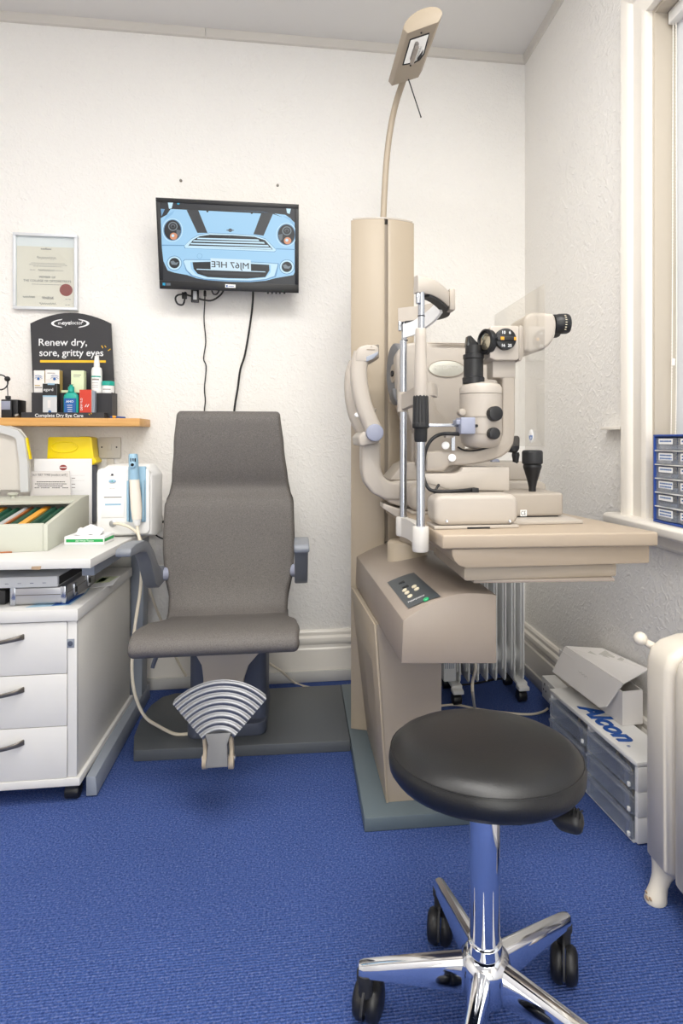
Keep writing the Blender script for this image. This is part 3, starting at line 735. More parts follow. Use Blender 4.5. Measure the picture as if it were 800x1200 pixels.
for px, py in ((493.5, 38.5), (480.8, 76.8)):
    mb = MB(); mb.cyl(aZ(px, py, LZ - .002), aZ(px, py, LZ), .003, n=8); mb.build('screw', M['blackm'], lh)
q0 = aZ(478.5, 93, LZ); mb = MB(); q1 = aY(493, 137, q0.y + .01); mb.cyl(q0, q1, .0022, n=8); mb.ball(q1, .003, 8); mb.build('pull_rod', M['blackm'], lh)

# ================================================================== SLIT LAMP (on the stand's table)
YS = 1.55
t = thing('slit_lamp', 'slit lamp microscope with chinrest posts, clear breath shield and joystick', 'slit lamp', (.42, YS, TZ))
def P(x, y, v=YS): return aY(x, y, v)
# base plate
g = [aZ(520, 613.5, TZ + .001), aZ(683, 613.5, TZ + .001)]
mb = MB(); mb.box(g[0].x, g[1].x, g[1].y, g[1].y + .26, TZ + .0005, TZ + .010, .002); mb.build('guide_plate', M['ivory'], t)
# the two rail covers, near and far
for k, (ya, yb) in enumerate(((1.428, 1.515), (1.72, 1.80))):
    a, b = P(508.5, 600, 1.43), P(607, 600, 1.43)
    zt_ = P(550, 580, 1.43).z
    mb = MB(); mb.prism(rrect(a.x, b.x, TZ + .009, zt_, .022, 5), ya, yb, 'y', .012, 4, 50); rc = mb.build('rail_cover', M['ivory'], t, 45)
    mb = MB(); mb.box(a.x - .001, b.x + .001, ya - .002, yb, TZ + .0005, TZ + .0085, .002); mb.build('cover_foot', M['ivory'], rc)
    if k == 0:
        for px, py in ((523.3, 611), (597, 611)):
            mb = MB(); mb.rcyl(P(px, py, ya - .002), P(px, py, ya + .002), .0035, .0006, 10); mb.build('screw', M['steel'], rc)
        mb = MB(); q0, q1 = P(547, 620.5, ya), P(573.5, 621, ya); mb.box(q0.x, q1.x, ya - .0035, ya, TZ + .001, TZ + .005); mb.build('rail_slot', M['blackm'], rc)
# moving base with joystick
a, b = P(545, 600, 1.545), P(660, 600, 1.545)
zb_, zt_ = TZ + .013, P(620, 578, 1.545).z
mb = MB(); mb.box(a.x, b.x, 1.545, 1.70, zb_, zt_, .008, 3); bs = mb.build('cross_slide_base', M['ivory2'], t)
mb = MB(); mb.box(a.x + .01, b.x - .012, 1.552, 1.69, TZ + .0105, zb_ + .002); mb.build('glide', M['blackm'], bs)
q0, q1 = P(609.5, 605, 1.5445), P(617, 597.5, 1.5445); mb = MB(); mb.box(q0.x, q1.x, 1.5440, 1.5445, q0.z, q1.z); ce = mb.build('marking_plate', M['whitepl'], bs)
text('CE', .017, face_front(q0.x + .001, 1.5438, q0.z + .003), M['ink'], ce, bold=.01, sx=.72)
jp = P(623.5, 577, 1.60); s_ = 1.60 / (cc - cs * (623.5 - PX) / F) / F
mb = MB(); mb.lathe([(4.2 * s_, 0), (4.2 * s_, 6 * s_), (6 * s_, 14 * s_), (9.5 * s_, 26 * s_), (10.5 * s_, 29 * s_), (10.8 * s_, 31 * s_), (10 * s_, 33 * s_)], jp, n=20); js = mb.build('joystick', M['black'], t, 50)
mb = MB(); mb.lathe([(10 * s_, 33 * s_), (11.8 * s_, 34 * s_), (12 * s_, 36 * s_), (12 * s_, 47 * s_), (11 * s_, 49 * s_), (9 * s_, 49.5 * s_), (8 * s_, 47 * s_), (.1 * s_, 47 * s_)], jp, n=24); mb.build('joystick_ring', M['blackm'], js, 50)
# arm block
yb0 = YS - .035
pg = [P(x, y, yb0) for x, y in ((497, 555), (534, 555), (540, 552), (542, 547.5), (597, 547.5), (597, 575.5), (528, 574.5), (497, 565.5))]
mb = MB(); mb.slab(pg, [p + Vector((0, .08, 0)) for p in pg], .004, 2); mb.build('arm_block', M['ivory'], t)
mb = MB(); q0 = P(548, 577, yb0 + .01); q1 = P(590, 577, yb0 + .01); mb.box(q0.x, q1.x, yb0 + .012, yb0 + .07, q0.z - .004, q0.z + .006); mb.build('pivot_ring', M['ivory2'], t)
# curved microscope arm
ya = YS - .022
pg = [(578, 428), (604, 428), (604, 505), (602, 520), (597, 529), (588, 535.5), (575, 540), (560, 543.5), (545, 545.5), (527, 545.5), (520, 553), (499, 553), (499, 529), (540, 527), (562, 525), (576, 522), (584, 517), (588.5, 507), (589, 444), (578, 442)]
pg = [P(x, y, ya) for x, y in pg]
mb = MB(); mb.slab(pg, [p + Vector((0, .05, 0)) for p in pg], .007, 3, 20); am = mb.build('microscope_arm', M['ivory2'], t, 40)
for px, py in ((529.5, 536.5), (522, 522)):
    mb = MB(); mb.rcyl(P(px, py, ya - .012), P(px, py, ya + .001), .0105, .002, 16); mb.build('lock_screw', M['whitepl'], am)
mb = MB(); a = P(577, 418, ya - .002); b = P(604.5, 443, ya - .002); mb.box(a.x, b.x, ya - .002, ya + .052, b.z, a.z, .005); mb.build('head_post', M['ivory'], am)
# illumination unit with prism tube
c0 = P(563, 490, YS - .005); ks = YS / (cc - cs * (563 - PX) / F) / F
def hz(y): return P(563, y, YS - .005).z
mb = MB(); mb.lathe([(.3 * ks, hz(525)), (14 * ks, hz(525)), (20 * ks, hz(522)), (23 * ks, hz(517)), (24.2 * ks, hz(508)), (24.4 * ks, hz(462.5))], (c0.x, c0.y - .0, 0), n=40); il = mb.build('lamp_housing', M['ivory'], t, 40)
mb = MB(); mb.lathe([(24.4 * ks, hz(462)), (24.4 * ks, hz(455)), (22 * ks, hz(451)), (16 * ks, hz(449)), (.3 * ks, hz(449))], (c0.x, c0.y, 0), n=40); mb.build('housing_cap', M['ivory'], il, 40)
mb = MB(); q0, q1 = P(541, 500, YS - .06), P(588, 500, YS - .06)
mb.lathe([(24.9 * ks, hz(489.3)), (24.9 * ks, hz(488))], (c0.x, c0.y, 0), n=40); mb.lathe([(24.9 * ks, hz(508.6)), (24.9 * ks, hz(507.6))], (c0.x, c0.y, 0), n=40); mb.build('seam', M['ivory2'], il)
yk = YS - .05
for px, py, r, m_ in ((581.5, 484.5, .0195, 'black'), (580, 508, .0155, 'black')):
    mb = MB(); q = P(px, py, yk - .03); mb.rcyl(q, q + Vector((-.004, .05, 0)), r, .003, 24); kb = mb.build('knob', M[m_], il)
    mb = MB(); mb.rcyl(q + Vector((-.002, .02, 0)), q + Vector((-.004, .055, 0)), r + .004, .003, 24); mb.build('knob_collar', M['ivory2'], kb)
q = P(542, 483, yk); mb = MB(); mb.rcyl(q, q + Vector((0, .03, 0)), .009, .002); mb.build('side_screw', M['ivory2'], il)
q0, q1 = P(540, 508.5, yk - .025), P(557, 489, yk - .025); mb = MB(); mb.box(q0.x, q1.x, yk - .025, yk + .03, q0.z, q1.z, .003)
q2, q3 = P(535.5, 497.5, yk - .025), P(541, 491.5, yk - .025); mb.box(q2.x, q3.x, yk - .02, yk + .02, q2.z, q3.z, .002); cl = mb.build('blue_clamp', M['lavender'], il)
cl['label'] = 'lavender blue clamp on the lamp housing'
q = P(558.5, 499, yk - .02); mb = MB(); mb.cyl(q, q + Vector((-.006, .02, 0)), .004, n=10); mb.build('clamp_hole', M['blackm'], cl)
q0, q1 = P(502, 500, YS - .05), P(539, 496.5, YS - .05); mb = MB(); mb.box(q0.x, q1.x, YS - .05, YS - .04, q0.z, q1.z, .001); mb.build('scale_bar', M['steel'], il)
q0, q1 = P(522, 513, YS - .045), P(532, 506, YS - .045); mb = MB(); mb.box(q0.x, q1.x, YS - .045, YS - .02, q0.z, q1.z, .002); mb.build('cable_clip', M['ivory'], am)
q0, q1 = P(529, 528, YS - .04), P(533, 506, YS - .04); mb = MB(); mb.box(q0.x, q1.x, YS - .04, YS - .03, q0.z, q1.z); mb.build('clip_stem', M['steel'], am)
# prism tube
c1 = P(554.5, 450, YS - .015); k1 = ks
def h1(y): return P(554.5, y, YS - .015).z
mb = MB(); mb.lathe([(.1 * k1, h1(450)), (12.6 * k1, h1(450)), (12.8 * k1, h1(443)), (11.4 * k1, h1(441.5)), (11.2 * k1, h1(421.5)), (12 * k1, h1(420.5)), (12 * k1, h1(416)), (9.6 * k1, h1(415)), (9.2 * k1, h1(405)), (.1 * k1, h1(405))], (c1.x, c1.y, 0), n=28); pt = mb.build('prism_tube', M['black'], il, 35)
pg = [P(x, y, YS - .028) for x, y in ((547, 405.5), (561, 405.5), (560, 402), (551.5, 393), (548.5, 393.5))]
mb = MB(); mb.slab(pg, [p + Vector((0, .026, 0)) for p in pg], .001); mb.build('prism', M['blackgl'], pt)
# microscope head
ym = YS - .048
pg = [P(x, y, ym) for x, y in ((574, 384), (577, 381.5), (606, 381.5), (608, 383), (608, 420), (606, 422), (580, 422), (574, 419))]
mb = MB(); mb.slab(pg, [p + Vector((0, .10, 0)) for p in pg], .005, 3); hd = mb.build('microscope_head', M['ivory'], t)
o_ = P(567.5, 400.5, YS - .035); s2 = .0325
mb = MB(); dv = Vector((-1, -.32, 0)); mb.lathe([(s2, -.016), (s2 * 1.05, -.012), (s2 * 1.05, 0), (s2 * .88, .002), (s2 * .80, -.002)], o_, dv, 28); ob = mb.build('objective_ring', M['black'], hd, 35)
mb = MB(); mb.lathe([(s2 * .82, -.004), (s2 * .5, .001), (.001, .003)], o_, dv, 28); mb.build('objective_lens', M['lensgl'], ob, 60)
o_ = P(593, 397, ym - .014); mb = MB(); mb.rcyl(o_, o_ + Vector((0, .016, 0)), .0285, .003, 32); dl = mb.build('magnification_dial', M['black'], hd)
mb = MB(); mb.box(o_.x - .026, o_.x + .026, o_.y - .006, o_.y + .001, o_.z - .006, o_.z + .006, .002); mb.build('dial_grip', M['black'], dl)
mb = MB(); mb.box(o_.x - .017, o_.x - .008, o_.y - .0065, o_.y - .005, o_.z - .004, o_.z + .004); mb.box(o_.x + .019, o_.x + .025, o_.y - .0065, o_.y - .005, o_.z - .004, o_.z + .004); mb.build('dial_mark', M['amber'], dl)
for s1, dx, dz in (('10', -.009, .013), ('6', .011, .013), ('16', -.010, -.021), ('25', .008, -.021)):
    text(s1, .011, face_front(o_.x + dx, o_.y - .0006, o_.z + dz) @ Matrix.Translation((-.004, 0, 0)), M['whiteink'], dl, bold=.04)
mb = MB(); pg = [P(x, y, ym + .004) for x, y in ((607.5, 381), (612.5, 381), (614, 386), (614, 416), (611, 423), (607.5, 423))]
mb.slab(pg, [p + Vector((0, .10, 0)) for p in pg], .004, 2); mb.build('head_collar', M['ivory2'], hd)
pg = [P(x, y, ym + .004) for x, y in ((613.5, 374), (619, 367), (627, 365.5), (650, 367), (653, 379), (651, 394), (644, 405), (634, 411), (622, 413), (613.5, 412))]
mb = MB(); mb.slab(pg, [p + Vector((0, .115, 0)) for p in pg], .012, 4, 20); bh = mb.build('binocular_housing', M['ivory'], hd, 40)
for k in (0, 1):
    o_ = P(650.5, 380, ym + .03) + Vector((0, .062 * k, 0)); dv = Vector((1, -.06, .06))
    mb = MB(); mb.lathe([(.0265, -.006), (.0265, .006), (.0275, .008), (.0275, .030), (.025, .036), (.020, .037), (.018, .031), (.001, .030)], o_, dv, 26); ey = mb.build('eyepiece', M['black'], bh, 35)
    mb = MB()
    for a in range(-3, 4):
        q = o_ + dv.normalized() * .018 + Vector((0, -math.cos(R(a * 14)) * .0277, math.sin(R(a * 14)) * .0277)); mb.box(q.x - .002, q.x + .003, q.y - .0004, q.y + .001, q.z - .0008, q.z + .0008)
    mb.build('scale_mark', M['ivorykey'], ey)
# breath shield: clear acrylic sheet square across the line of sight
sx = .592
zt_ = aX(637, 332, sx).z; zb_ = aX(636, 523.5, sx).z; y0_ = aX(637, 400, sx).y; y1_ = aX(578.5, 372, sx).y
mb = MB(); mb.box(sx, sx + .003, y0_, y1_, zb_, zt_, .0008, 1); shd = mb.build('breath_shield', M['clear'], t)
q = aX(622, 511, sx - .0006); mb = MB(); mb.lathe([(.017, 0), (.016, .0006), (.001, .0007)], (sx - .0001, q.y, q.z), (-1, 0, 0), 24); stk = mb.build('sticker', M['whitepl'], shd)
mb = MB(); mb.tube([(sx - .0011, q.y + .009 * math.cos(R(a)), q.z + .008 * math.sin(R(a)) - .001) for a in range(-200, 30, 20)], .0009, 5, 0); mb.tube([(sx - .0011, q.y + .004 * math.cos(R(a)), q.z + .005 * math.sin(R(a)) - .003) for a in range(0, 181, 20)], .0009, 5, 0); mb.build('sticker_emblem', M['bluelabel'], stk)
# chin and forehead rest
yf, yr = 1.405, 1.70
def steel(px, y0, y1, v, r, m_='steel', nm='post'):
    a, b = P(px, y0, v), P(px, y1, v); b.x = a.x
    mb = MB(); mb.cyl(a, b, r, n=20); return mb.build(nm, M[m_], t)
steel(492.8, 617, 515, yf, .0108); steel(472.5, 606, 462, yr, .0105)
pu = steel(472.5, 462, 399, yr, .0105, nm='post'); steel(473.5, 399, 374, yr, .0082, nm='upper_post'); steel(493.5, 388, 334, yf, .0082, nm='upper_post')
for a, r_ in ((P(473.5, 399, yr), .0108), (P(493.5, 370.5, yf), .009)):
    mb = MB(); mb.cyl(a - Vector((0, 0, .0012)), a + Vector((0, 0, .0012)), r_); mb.build('post_ring', M['blackm'], t)
a, b = P(492.8, 385, yf), P(492.8, 466, yf); h = a.z - b.z
mb = MB(); mb.lathe([(.0165, 0), (.0175, .004), (.0155, h * .45), (.0135, h * .85), (.013, h - .003), (.0115, h)], b, n=24); sl = mb.build('height_sleeve', M['ivory'], t, 50)
b = P(492.8, 502, yf); a = P(492.8, 463, yf); h = a.z - b.z
mb = MB(); t_ = []
n = 36
rings = []
for hh, rr_ in ((0, .0185), (.003, .0205), (.012, .0205), (.013, .0200), (h - .004, .0185), (h, .017)):
    rings.append([b + Vector((math.cos(2 * math.pi * k / n) * (rr_ - (.0014 if k % 3 == 0 and hh > .012 else 0)), math.sin(2 * math.pi * k / n) * (rr_ - (.0014 if k % 3 == 0 and hh > .012 else 0)), hh)) for k in range(n)])
mb.loft(rings); mb.lathe([(.0135, 0), (.0155, .004), (.0165, P(492.8, 502, yf).z - P(492.8, 518, yf).z)], P(492.8, 518, yf), n=24); mb.build('grip', M['rubber'], t, 30)
# chin-rest cross piece
a, b, c_ = P(472, 470, yr), P(492.8, 458, yf), P(510, 459, YS)
mb = MB(); mb.sweep([a, a.lerp(b, .3) + Vector((.012, 0, .004)), a.lerp(b, .7) + Vector((.012, 0, .004)), b], [(-.009, -.026), (.009, -.026), (.009, .018), (-.009, .018)], smooth=4)
mb.lathe([(.0165, -.032), (.0165, .026)], a, n=18); mb.sweep([b + Vector((0, .01, .004)), P(505, 456, yf + .04), c_, P(508, 458, yf + .2)], [(-.006, -.016), (.006, -.016), (.006, .016), (-.006, .016)], smooth=4); mb.build('chin_rest_bracket', M['ivory'], t)
# forehead band
f_, m_, r_ = P(492.5, 334, yf), P(524, 349, YS), P(469.5, 370, yr)
path = [f_ + Vector((-.012, -.002, 0)), f_ + Vector((.02, .012, 0)), P(514, 339, yf + .06), m_, P(519, 358, YS + .06), P(492, 364, yr - .03), r_ + Vector((.02, -.012, 0)), r_ + Vector((-.004, .002, 0))]
for p in path: p.z = f_.z + (r_.z - f_.z) * (p.y - yf) / (yr - yf)
mb = MB(); mb.sweep(path, [(-.011, -.020), (.009, -.020), (.011, -.016), (.011, .017), (.007, .021), (-.009, .021)], smooth=6); fb = mb.build('forehead_band', M['ivory'], t, 50)
mb = MB(); mb.sweep([p + Vector((-.006, 0, -.023)) for p in path[1:-1]], [(-.012, -.003), (.012, -.003), (.012, .003), (-.012, .003)], smooth=5); mb.build('band_lining', M['blackm'], fb)
mb = MB(); pth = [P(x, y, v) for x, y, v in ((473, 388, yr - .01), (486, 384, yr - .05), (498, 376, YS + .06), (508, 368, YS + .01), (515, 359, YS - .02))]
mb.sweep(pth, [(-.004, -.020), (.004, -.020), (.004, .020), (-.004, .020)], smooth=6); mb.build('forehead_strap', M['whitepl'], fb, 50)
for px, y0, y1, v in ((489.8, 344, 356, yf - .008), (468.5, 377, 388, yr - .008)):
    a, b = P(px, y1, v), P(px, y0, v); mb = MB(); mb.box(a.x - .005, a.x + .005, v - .006, v + .008, a.z, b.z, .003); mb.build('band_clip', M['steel'], fb)
q = P(527, 352, YS - .02); mb = MB(); mb.box(q.x - .006, q.x + .010, q.y - .02, q.y + .015, q.z - .03, q.z + .028, .004); mb.build('band_end', M['ivory2'], fb)
# bracket that clamps the posts to the table edge
a, b = P(471.5, 617, yr), P(492.5, 631, yf)
mb = MB(); mb.lathe([(.018, -.026), (.0195, -.022), (.0195, .024), (.018, .028), (.01, .028)], a, n=20)
mb.lathe([(.0185, -.031), (.0205, -.027), (.0205, .024), (.019, .029), (.01, .029)], b, n=20)
mb.sweep([a + Vector((.004, -.01, 0)), a.lerp(b, .35) + Vector((.010, 0, .002)), a.lerp(b, .7) + Vector((.012, 0, 0)), b + Vector((.006, .01, 0))], [(-.008, -.026), (.012, -.026), (.012, .027), (-.008, .027)], smooth=4)
mb.build('post_bracket', M['trimgrey'], t, 45)
# leads of the lamp
mb = MB(); mb.tube([P(x, y, v) for x, y, v in ((538, 509, YS - .05), (524, 508, YS - .05), (513, 510, YS - .04), (504, 517, YS - .04), (498, 530, YS - .04), (496, 548, YS - .01), (497, 562, YS - .04), (504, 574, YS - .055), (520, 576, YS - .06), (540, 575, YS - .06), (556, 573, YS - .05))], .0048, 8, 6); mb.build('lamp_lead', M['cablek'], t, 60)
mb = MB(); mb.tube([P(x, y, v) for x, y, v in ((560, 575, 1.50), (548, 576, 1.495), (530, 580, 1.49), (515, 585, 1.485), (509.5, 583, 1.485), (510, 575, 1.50), (514, 568, 1.51))], .0035, 8, 6)
q0, q1 = P(553, 579, 1.49), P(561, 572, 1.49); mb.box(q0.x, q1.x, 1.49, 1.505, q0.z, q1.z, .001); mb.build('lamp_plug', M['cablek'], t, 60)
mb = MB(); mb.tube([P(x, y, v) for x, y, v in ((536, 524, YS - .03), (545, 528, YS - .03), (560, 527.5, YS - .03), (574, 524, YS - .03))], .0025, 6, 5); mb.build('thin_lead', M['cablek'], t, 60)

# ================================================================== AUTOREFRACTOR (behind the slit lamp)
YA = 1.92
t = thing('autorefractor', 'ivory eye-measuring instrument with oval badge and blue-knobbed chinrest behind the slit lamp', 'instrument', (.50, YA, TZ))
def Q(x, y, v=YA): return aY(x, y, v)
# base in two tiers
def tier(pts, y0, y1, bev=.008):
    g = [Q(x, y, y0) for x, y in pts]; mb = MB(); mb.slab(g, [p + Vector((0, y1 - y0, 0)) for p in g], bev, 3, 20); return mb
mb = tier(((454, 589), (457, 565), (466, 563.5), (632, 563.5), (640, 567), (640, 578), (636, 594), (470, 594)), 1.83, 2.03); ba = mb.build('base', M['ivory'], t)
mb = tier(((456, 563), (470, 546), (480, 541.5), (622, 541.5), (632, 546), (633, 561), (630, 563)), 1.85, 2.02); mb.build('upper_base', M['ivory'], t)
mb = tier(((460, 604), (455, 594), (636, 594), (636, 604)), 1.86, 2.02, .003); mb.build('foot_plate', M['ivory2'], t)
mb = tier(((449, 590), (449, 596), (466, 607), (500, 607), (500, 601), (466, 596)), 1.82, 1.90, .002); mb.build('front_plate', M['ivory'], t)
mb = tier(((482, 545), (482, 500), (545, 500), (545, 545)), 1.87, 2.0); mb.build('neck', M['ivory2'], t)
# body
pg = ((464, 416), (468, 408), (478, 402), (492, 400), (560, 402), (580, 408), (584, 430), (584, 505), (560, 520), (490, 520), (472, 470), (466, 470))
mb = tier(pg, 1.84, 2.02, .022); bd = mb.build('body', M['ivory'], t, 40)
mb = MB()
for i in range(3):
    y_ = 402.3 + i * 1.9; mb.tube([Q(498, y_ + .3, 1.842 + .0), Q(520, y_ - .2, 1.838), Q(541, y_ + .2, 1.838), Q(553, y_ + 1.6, 1.84)], .0011, 5, 4)
mb.build('vent_line', M['legpanel'], bd)
o_ = Q(523, 432, 1.8385); kx = (Q(524, 432, 1.8385) - Q(523, 432, 1.8385)).x
ov = [(o_.x + a * kx, o_.z + b * kx) for a, b in ell(0, 0, 21, 9.5, 36)]
mb = MB(); mb.prism(ov, 1.8375, 1.8405, 'y', .0006); bg_ = mb.build('badge', M['badge'], bd)
mb = MB(); mb.tube([Vector((x, 1.8372, z)) for x, z in ov + [ov[0]]], .0011, 5, 0); mb.build('badge_rim', M['legpanel'], bg_)
text('TOPCON', .019, face_front(o_.x - 9 * kx, 1.8368, o_.z - 1 * kx), M['faint'], bg_, bold=.03)
text('//', .019, face_front(o_.x - 15.5 * kx, 1.8368, o_.z - 1 * kx), M['faint'], bg_, bold=.05)
mb = tier(((487, 512), (500, 480), (506, 462), (512, 480), (545, 515), (545, 545), (487, 545)), 1.835, 1.87, .004); mb.build('front_cowl', M['ivory2'], t)
# measuring head, dark grey face towards the patient
o_ = Q(464.5, 436, 1.90)
mb = MB(); pgn = [(-.036 * math.sin(R(a)) if 0 else .088 * math.cos(R(a)), .094 * math.sin(R(a))) for a in range(0, 360, 12)]
fn = Vector((-.95, -.30, 0)).normalized(); fs = Vector((-fn.y, fn.x, 0))
A = [o_ + fs * x * .62 + Vector((0, 0, z)) for x, z in pgn]
mb.slab([p + fn * .012 for p in A], [p - fn * .03 for p in A], .010, 3, 20); mh = mb.build('measuring_head', M['midgrey'], t, 40)
mb = MB(); A2 = [o_ + fs * x * .20 + Vector((0, 0, z * .32 - .006)) + fn * .0125 for x, z in pgn]; mb.slab(A2, [p + fn * .002 for p in A2], .0005); mb.build('window_plate', M['legpanel'], mh)
mb = MB(); mb.rcyl(o_ + fn * .013 + Vector((0, 0, -.006)), o_ + fn * .019 + Vector((0, 0, -.006)), .010, .002, 18); mb.build('measuring_window', M['blackgl'], mh)
mb = MB(); g = [Q(x, y, 1.86) for x, y in ((459, 455), (473, 455), (473, 472), (466, 474), (461, 466))]; mb.slab(g, [p + Vector((0, .08, 0)) for p in g], .006); mb.build('head_neck', M['midgrey'], mh)
# chinrest: two bowed uprights carrying the forehead rest, knuckle with blue knob, arm to the base
def bow(pts, v, w, th, scale=None, name='upright', m_='ivory'):
    mb = MB(); mb.sweep([Q(x, y, v) for x, y in pts], rrect(-th, th, -w, w, min(th, w) * .7, 3), up=(-1, 0, .2), smooth=6, scale=scale); return mb.build(name, M[m_], t, 45)
bow(((424, 414), (420, 432), (421, 452), (425, 472), (430.5, 488), (438, 505)), 1.80, .026, .024)
bow(((416, 425), (411.5, 440), (411, 460), (414, 480), (420, 497), (430, 514)), 1.99, .022, .020)
mb = MB(); pth = [Q(x, y, v) for x, y, v in ((414, 424, 2.0), (420, 417, 1.95), (432, 413, 1.88), (431, 410.5, 1.82), (423, 411, 1.79))]
g = [Q(x, y, 1.775) for x, y in ((416, 424), (417, 412), (421, 406), (430, 403.5), (441, 404.5), (444, 408), (443.5, 416), (438, 421), (428, 424.5))]
mb.slab(g, [p + Vector((0, .05, 0)) for p in g], .008, 3, 20)
g = [Q(x, y, 1.97) for x, y in ((408, 436), (408, 428), (413, 422), (424, 420), (424, 430), (414, 436))]
mb.slab(g, [p + Vector((0, .045, 0)) for p in g], .006, 2, 20)
mb.sweep([Q(437, 411, 1.80), Q(441, 411, 1.86), Q(438, 415, 1.93), Q(422, 424, 1.985)], [(-.008, -.02), (.008, -.02), (.008, .018), (-.008, .018)], smooth=5)
fr_ = mb.build('forehead_rest', M['ivory'], t, 45)
mb = MB(); g = [Q(x, y, 1.7735) for x, y in ((429, 418), (434, 416), (443.5, 411.5), (443, 415), (437.5, 420.5), (429, 424))]; mb.slab(g, [p + Vector((0, .03, 0)) for p in g], .002); mb.build('forehead_pad', M['frosted'], fr_)
mb = MB(); a, b = Q(429.5, 409.5, 1.7740), Q(439, 408.5, 1.7740); mb.box(a.x, b.x, 1.7735, 1.776, a.z - .001, a.z + .0012); mb.cyl(Q(435, 406.2, 1.7735), Q(435, 406.2, 1.777), .0022, n=8); mb.build('slot', M['legpanel'], fr_)
mb = MB(); g = [Q(x, y, 1.79) for x, y in ((420, 512), (425, 506), (432, 505), (445, 510), (444, 519), (424, 523), (421, 521))]; mb.slab(g, [p + Vector((0, .22, 0)) for p in g], .010, 3, 20); kn = mb.build('knuckle', M['ivory'], t, 45)
o_ = Q(439.5, 507, 1.765); mb = MB(); mb.rcyl(o_, o_ + Vector((0, .03, 0)), .0265, .004, 28); kb = mb.build('knob', M['lavender'], t); kb['label'] = 'lavender blue clamp knob'
mb = MB(); q = Q(418.5, 486, 1.795); mb.rcyl(q, q + Vector((0, .03, 0)), .007, .001); mb.build('marker_screw', M['whitepl'], t)
mb = MB(); q = Q(430, 481, 1.90); mb.rcyl(q, Q(440, 480.5, 1.90), .006, .001, 12); mb.rcyl(Q(438, 482, 1.90), Q(438, 478.5, 1.90), .008, .002, 12); mb.build('eye_level_peg', M['ivory2'], t)
g0 = ((424, 519), (446, 517), (446, 548), (449, 558), (456, 564), (470, 566), (470, 587), (452, 586), (437, 579), (427, 566), (424, 550))
mb = tier(g0, 1.822, 1.905, .010); mb.build('chin_arm', M['ivory'], t, 45)
# joystick
jp = Q(604, 544, 1.86); s_ = 1.86 / (cc - cs * (604 - PX) / F) / F
mb = MB(); mb.lathe([(3.5 * s_, 0), (3.6 * s_, 5 * s_), (4.6 * s_, 11 * s_), (4 * s_, 14 * s_)], jp, (0, 0, 1), 16); j_ = mb.build('joystick', M['black'], t)
mb = MB(); g = [Q(x, y, 1.84) for x, y in ((598, 530), (597, 524), (602, 512), (607, 510), (609.5, 513), (609, 526), (606, 531))]; mb.slab(g, [p + Vector((0, .045, 0)) for p in g], .006, 3); mb.build('joystick_head', M['black'], j_)
mb = MB(); q = Q(578, 540.3, 1.852); g = [Q(x, y, 1.855) for x, y in ((576, 541.5), (577, 538), (584, 538), (586, 541.5))]; mb.slab(g, [p + Vector((0, .02, 0)) for p in g], .001); mb.build('lock_lever', M['lavender'], t)

# ================================================================== WALL ITEMS, BACK
# certificate
za, zb_ = aY(15, 274, BY).z, aY(15, 363, BY).z; xa, xb = aY(15, 300, BY - .02).x, aY(90.3, 300, BY - .02).x
t = thing('framed_certificate', 'silver framed membership certificate with a red seal on the back wall', 'certificate', ((xa + xb) / 2, BY - .01, zb_))
fw = .012; ya = BY - .024
for a in ((xa, xb, za - fw, za), (xa, xb, zb_, zb_ + fw), (xa, xa + fw, zb_ + fw, za - fw), (xb - fw, xb, zb_ + fw, za - fw)):
    MB().box(a[0], a[1], ya, BY - .0005, a[2], a[3], .002).build('frame_side', M['silver'], t)
yp = BY - .010
mb = MB(); mb.box(xa + fw, xb - fw, yp, yp + .004, zb_ + fw, za - fw); mt = mb.build('mount', M['paper'], t)
zc = aY(50, 290, BY).z; mb = MB(); mb.box(xa + fw, xb - fw, yp - .0008, yp, zb_ + fw, zc); ct = mb.build('certificate_sheet', M['cream'], mt)
yt = yp - .0012; W_ = xb - xa; Hh = zc - zb_; xm = (xa + xb) / 2
def line(s, size, fx, fz, m_='ink', bold=.0): text(s, size, face_front(xa + W_ * fx, yt, zb_ + Hh * fz), M[m_], ct, align='CENTER', bold=bold)
line('MEMBER OF', .0125, .52, .505, 'ink'); line('THE COLLEGE OF OPTOMETRISTS', .0125, .52, .445, 'ink')
mb = MB(); rnd = random.Random(3)
for fz, f0_, f1__ in ((.735, .27, .77), (.710, .24, .80), (.685, .30, .74), (.625, .25, .33), (.625, .66, .76), (.40, .28, .76), (.175, .80, .88), (.085, .80, .88)):
    x = xa + W_ * f0_
    while x < xa + W_ * f1__:
        l = rnd.uniform(.004, .010); mb.box(x, x + l, yt, yt + .0003, zb_ + Hh * fz, zb_ + Hh * fz + .0022); x += l + .003
mb.build('small_print', M['inklight'], ct)
mb = MB()
for x0_, x1_, fz, am_ in ((.36, .66, .825, .008), (.38, .64, .628, .006), (.14, .33, .20, .006), (.44, .62, .19, .008), (.40, .66, .10, .006)):
    n_ = 26; mb.tube([(xa + W_ * (x0_ + (x1_ - x0_) * i / n_), yt, zb_ + Hh * fz + am_ * math.sin(i * 1.9) * (.5 + .5 * rnd.random())) for i in range(n_ + 1)], .0006, 4, 2)
mb.build('handwriting', M['ink'], ct)
mb = MB(); 
for i in range(-3, 4): mb.box(xm + i * .006 - .002, xm + i * .006 + .002, yt, yt + .0003, zb_ + Hh * .955, zb_ + Hh * .955 + .004 + (.003 if i == 0 else 0))
mb.build('crest', M['ink'], ct)
q = aY(77.5, 340, yp); mb = MB(); mb.lathe([(.026, 0), (.026, .0006), (.022, .001), (.001, .001)], (q.x, yp - .0008, q.z), (0, -1, 0), 28); mb.build('red_seal', M['red'], ct)
MB().box(xa + fw, xb - fw, yp - .006, yp - .005, zb_ + fw, za - fw).build('glazing', M['glass'], t)

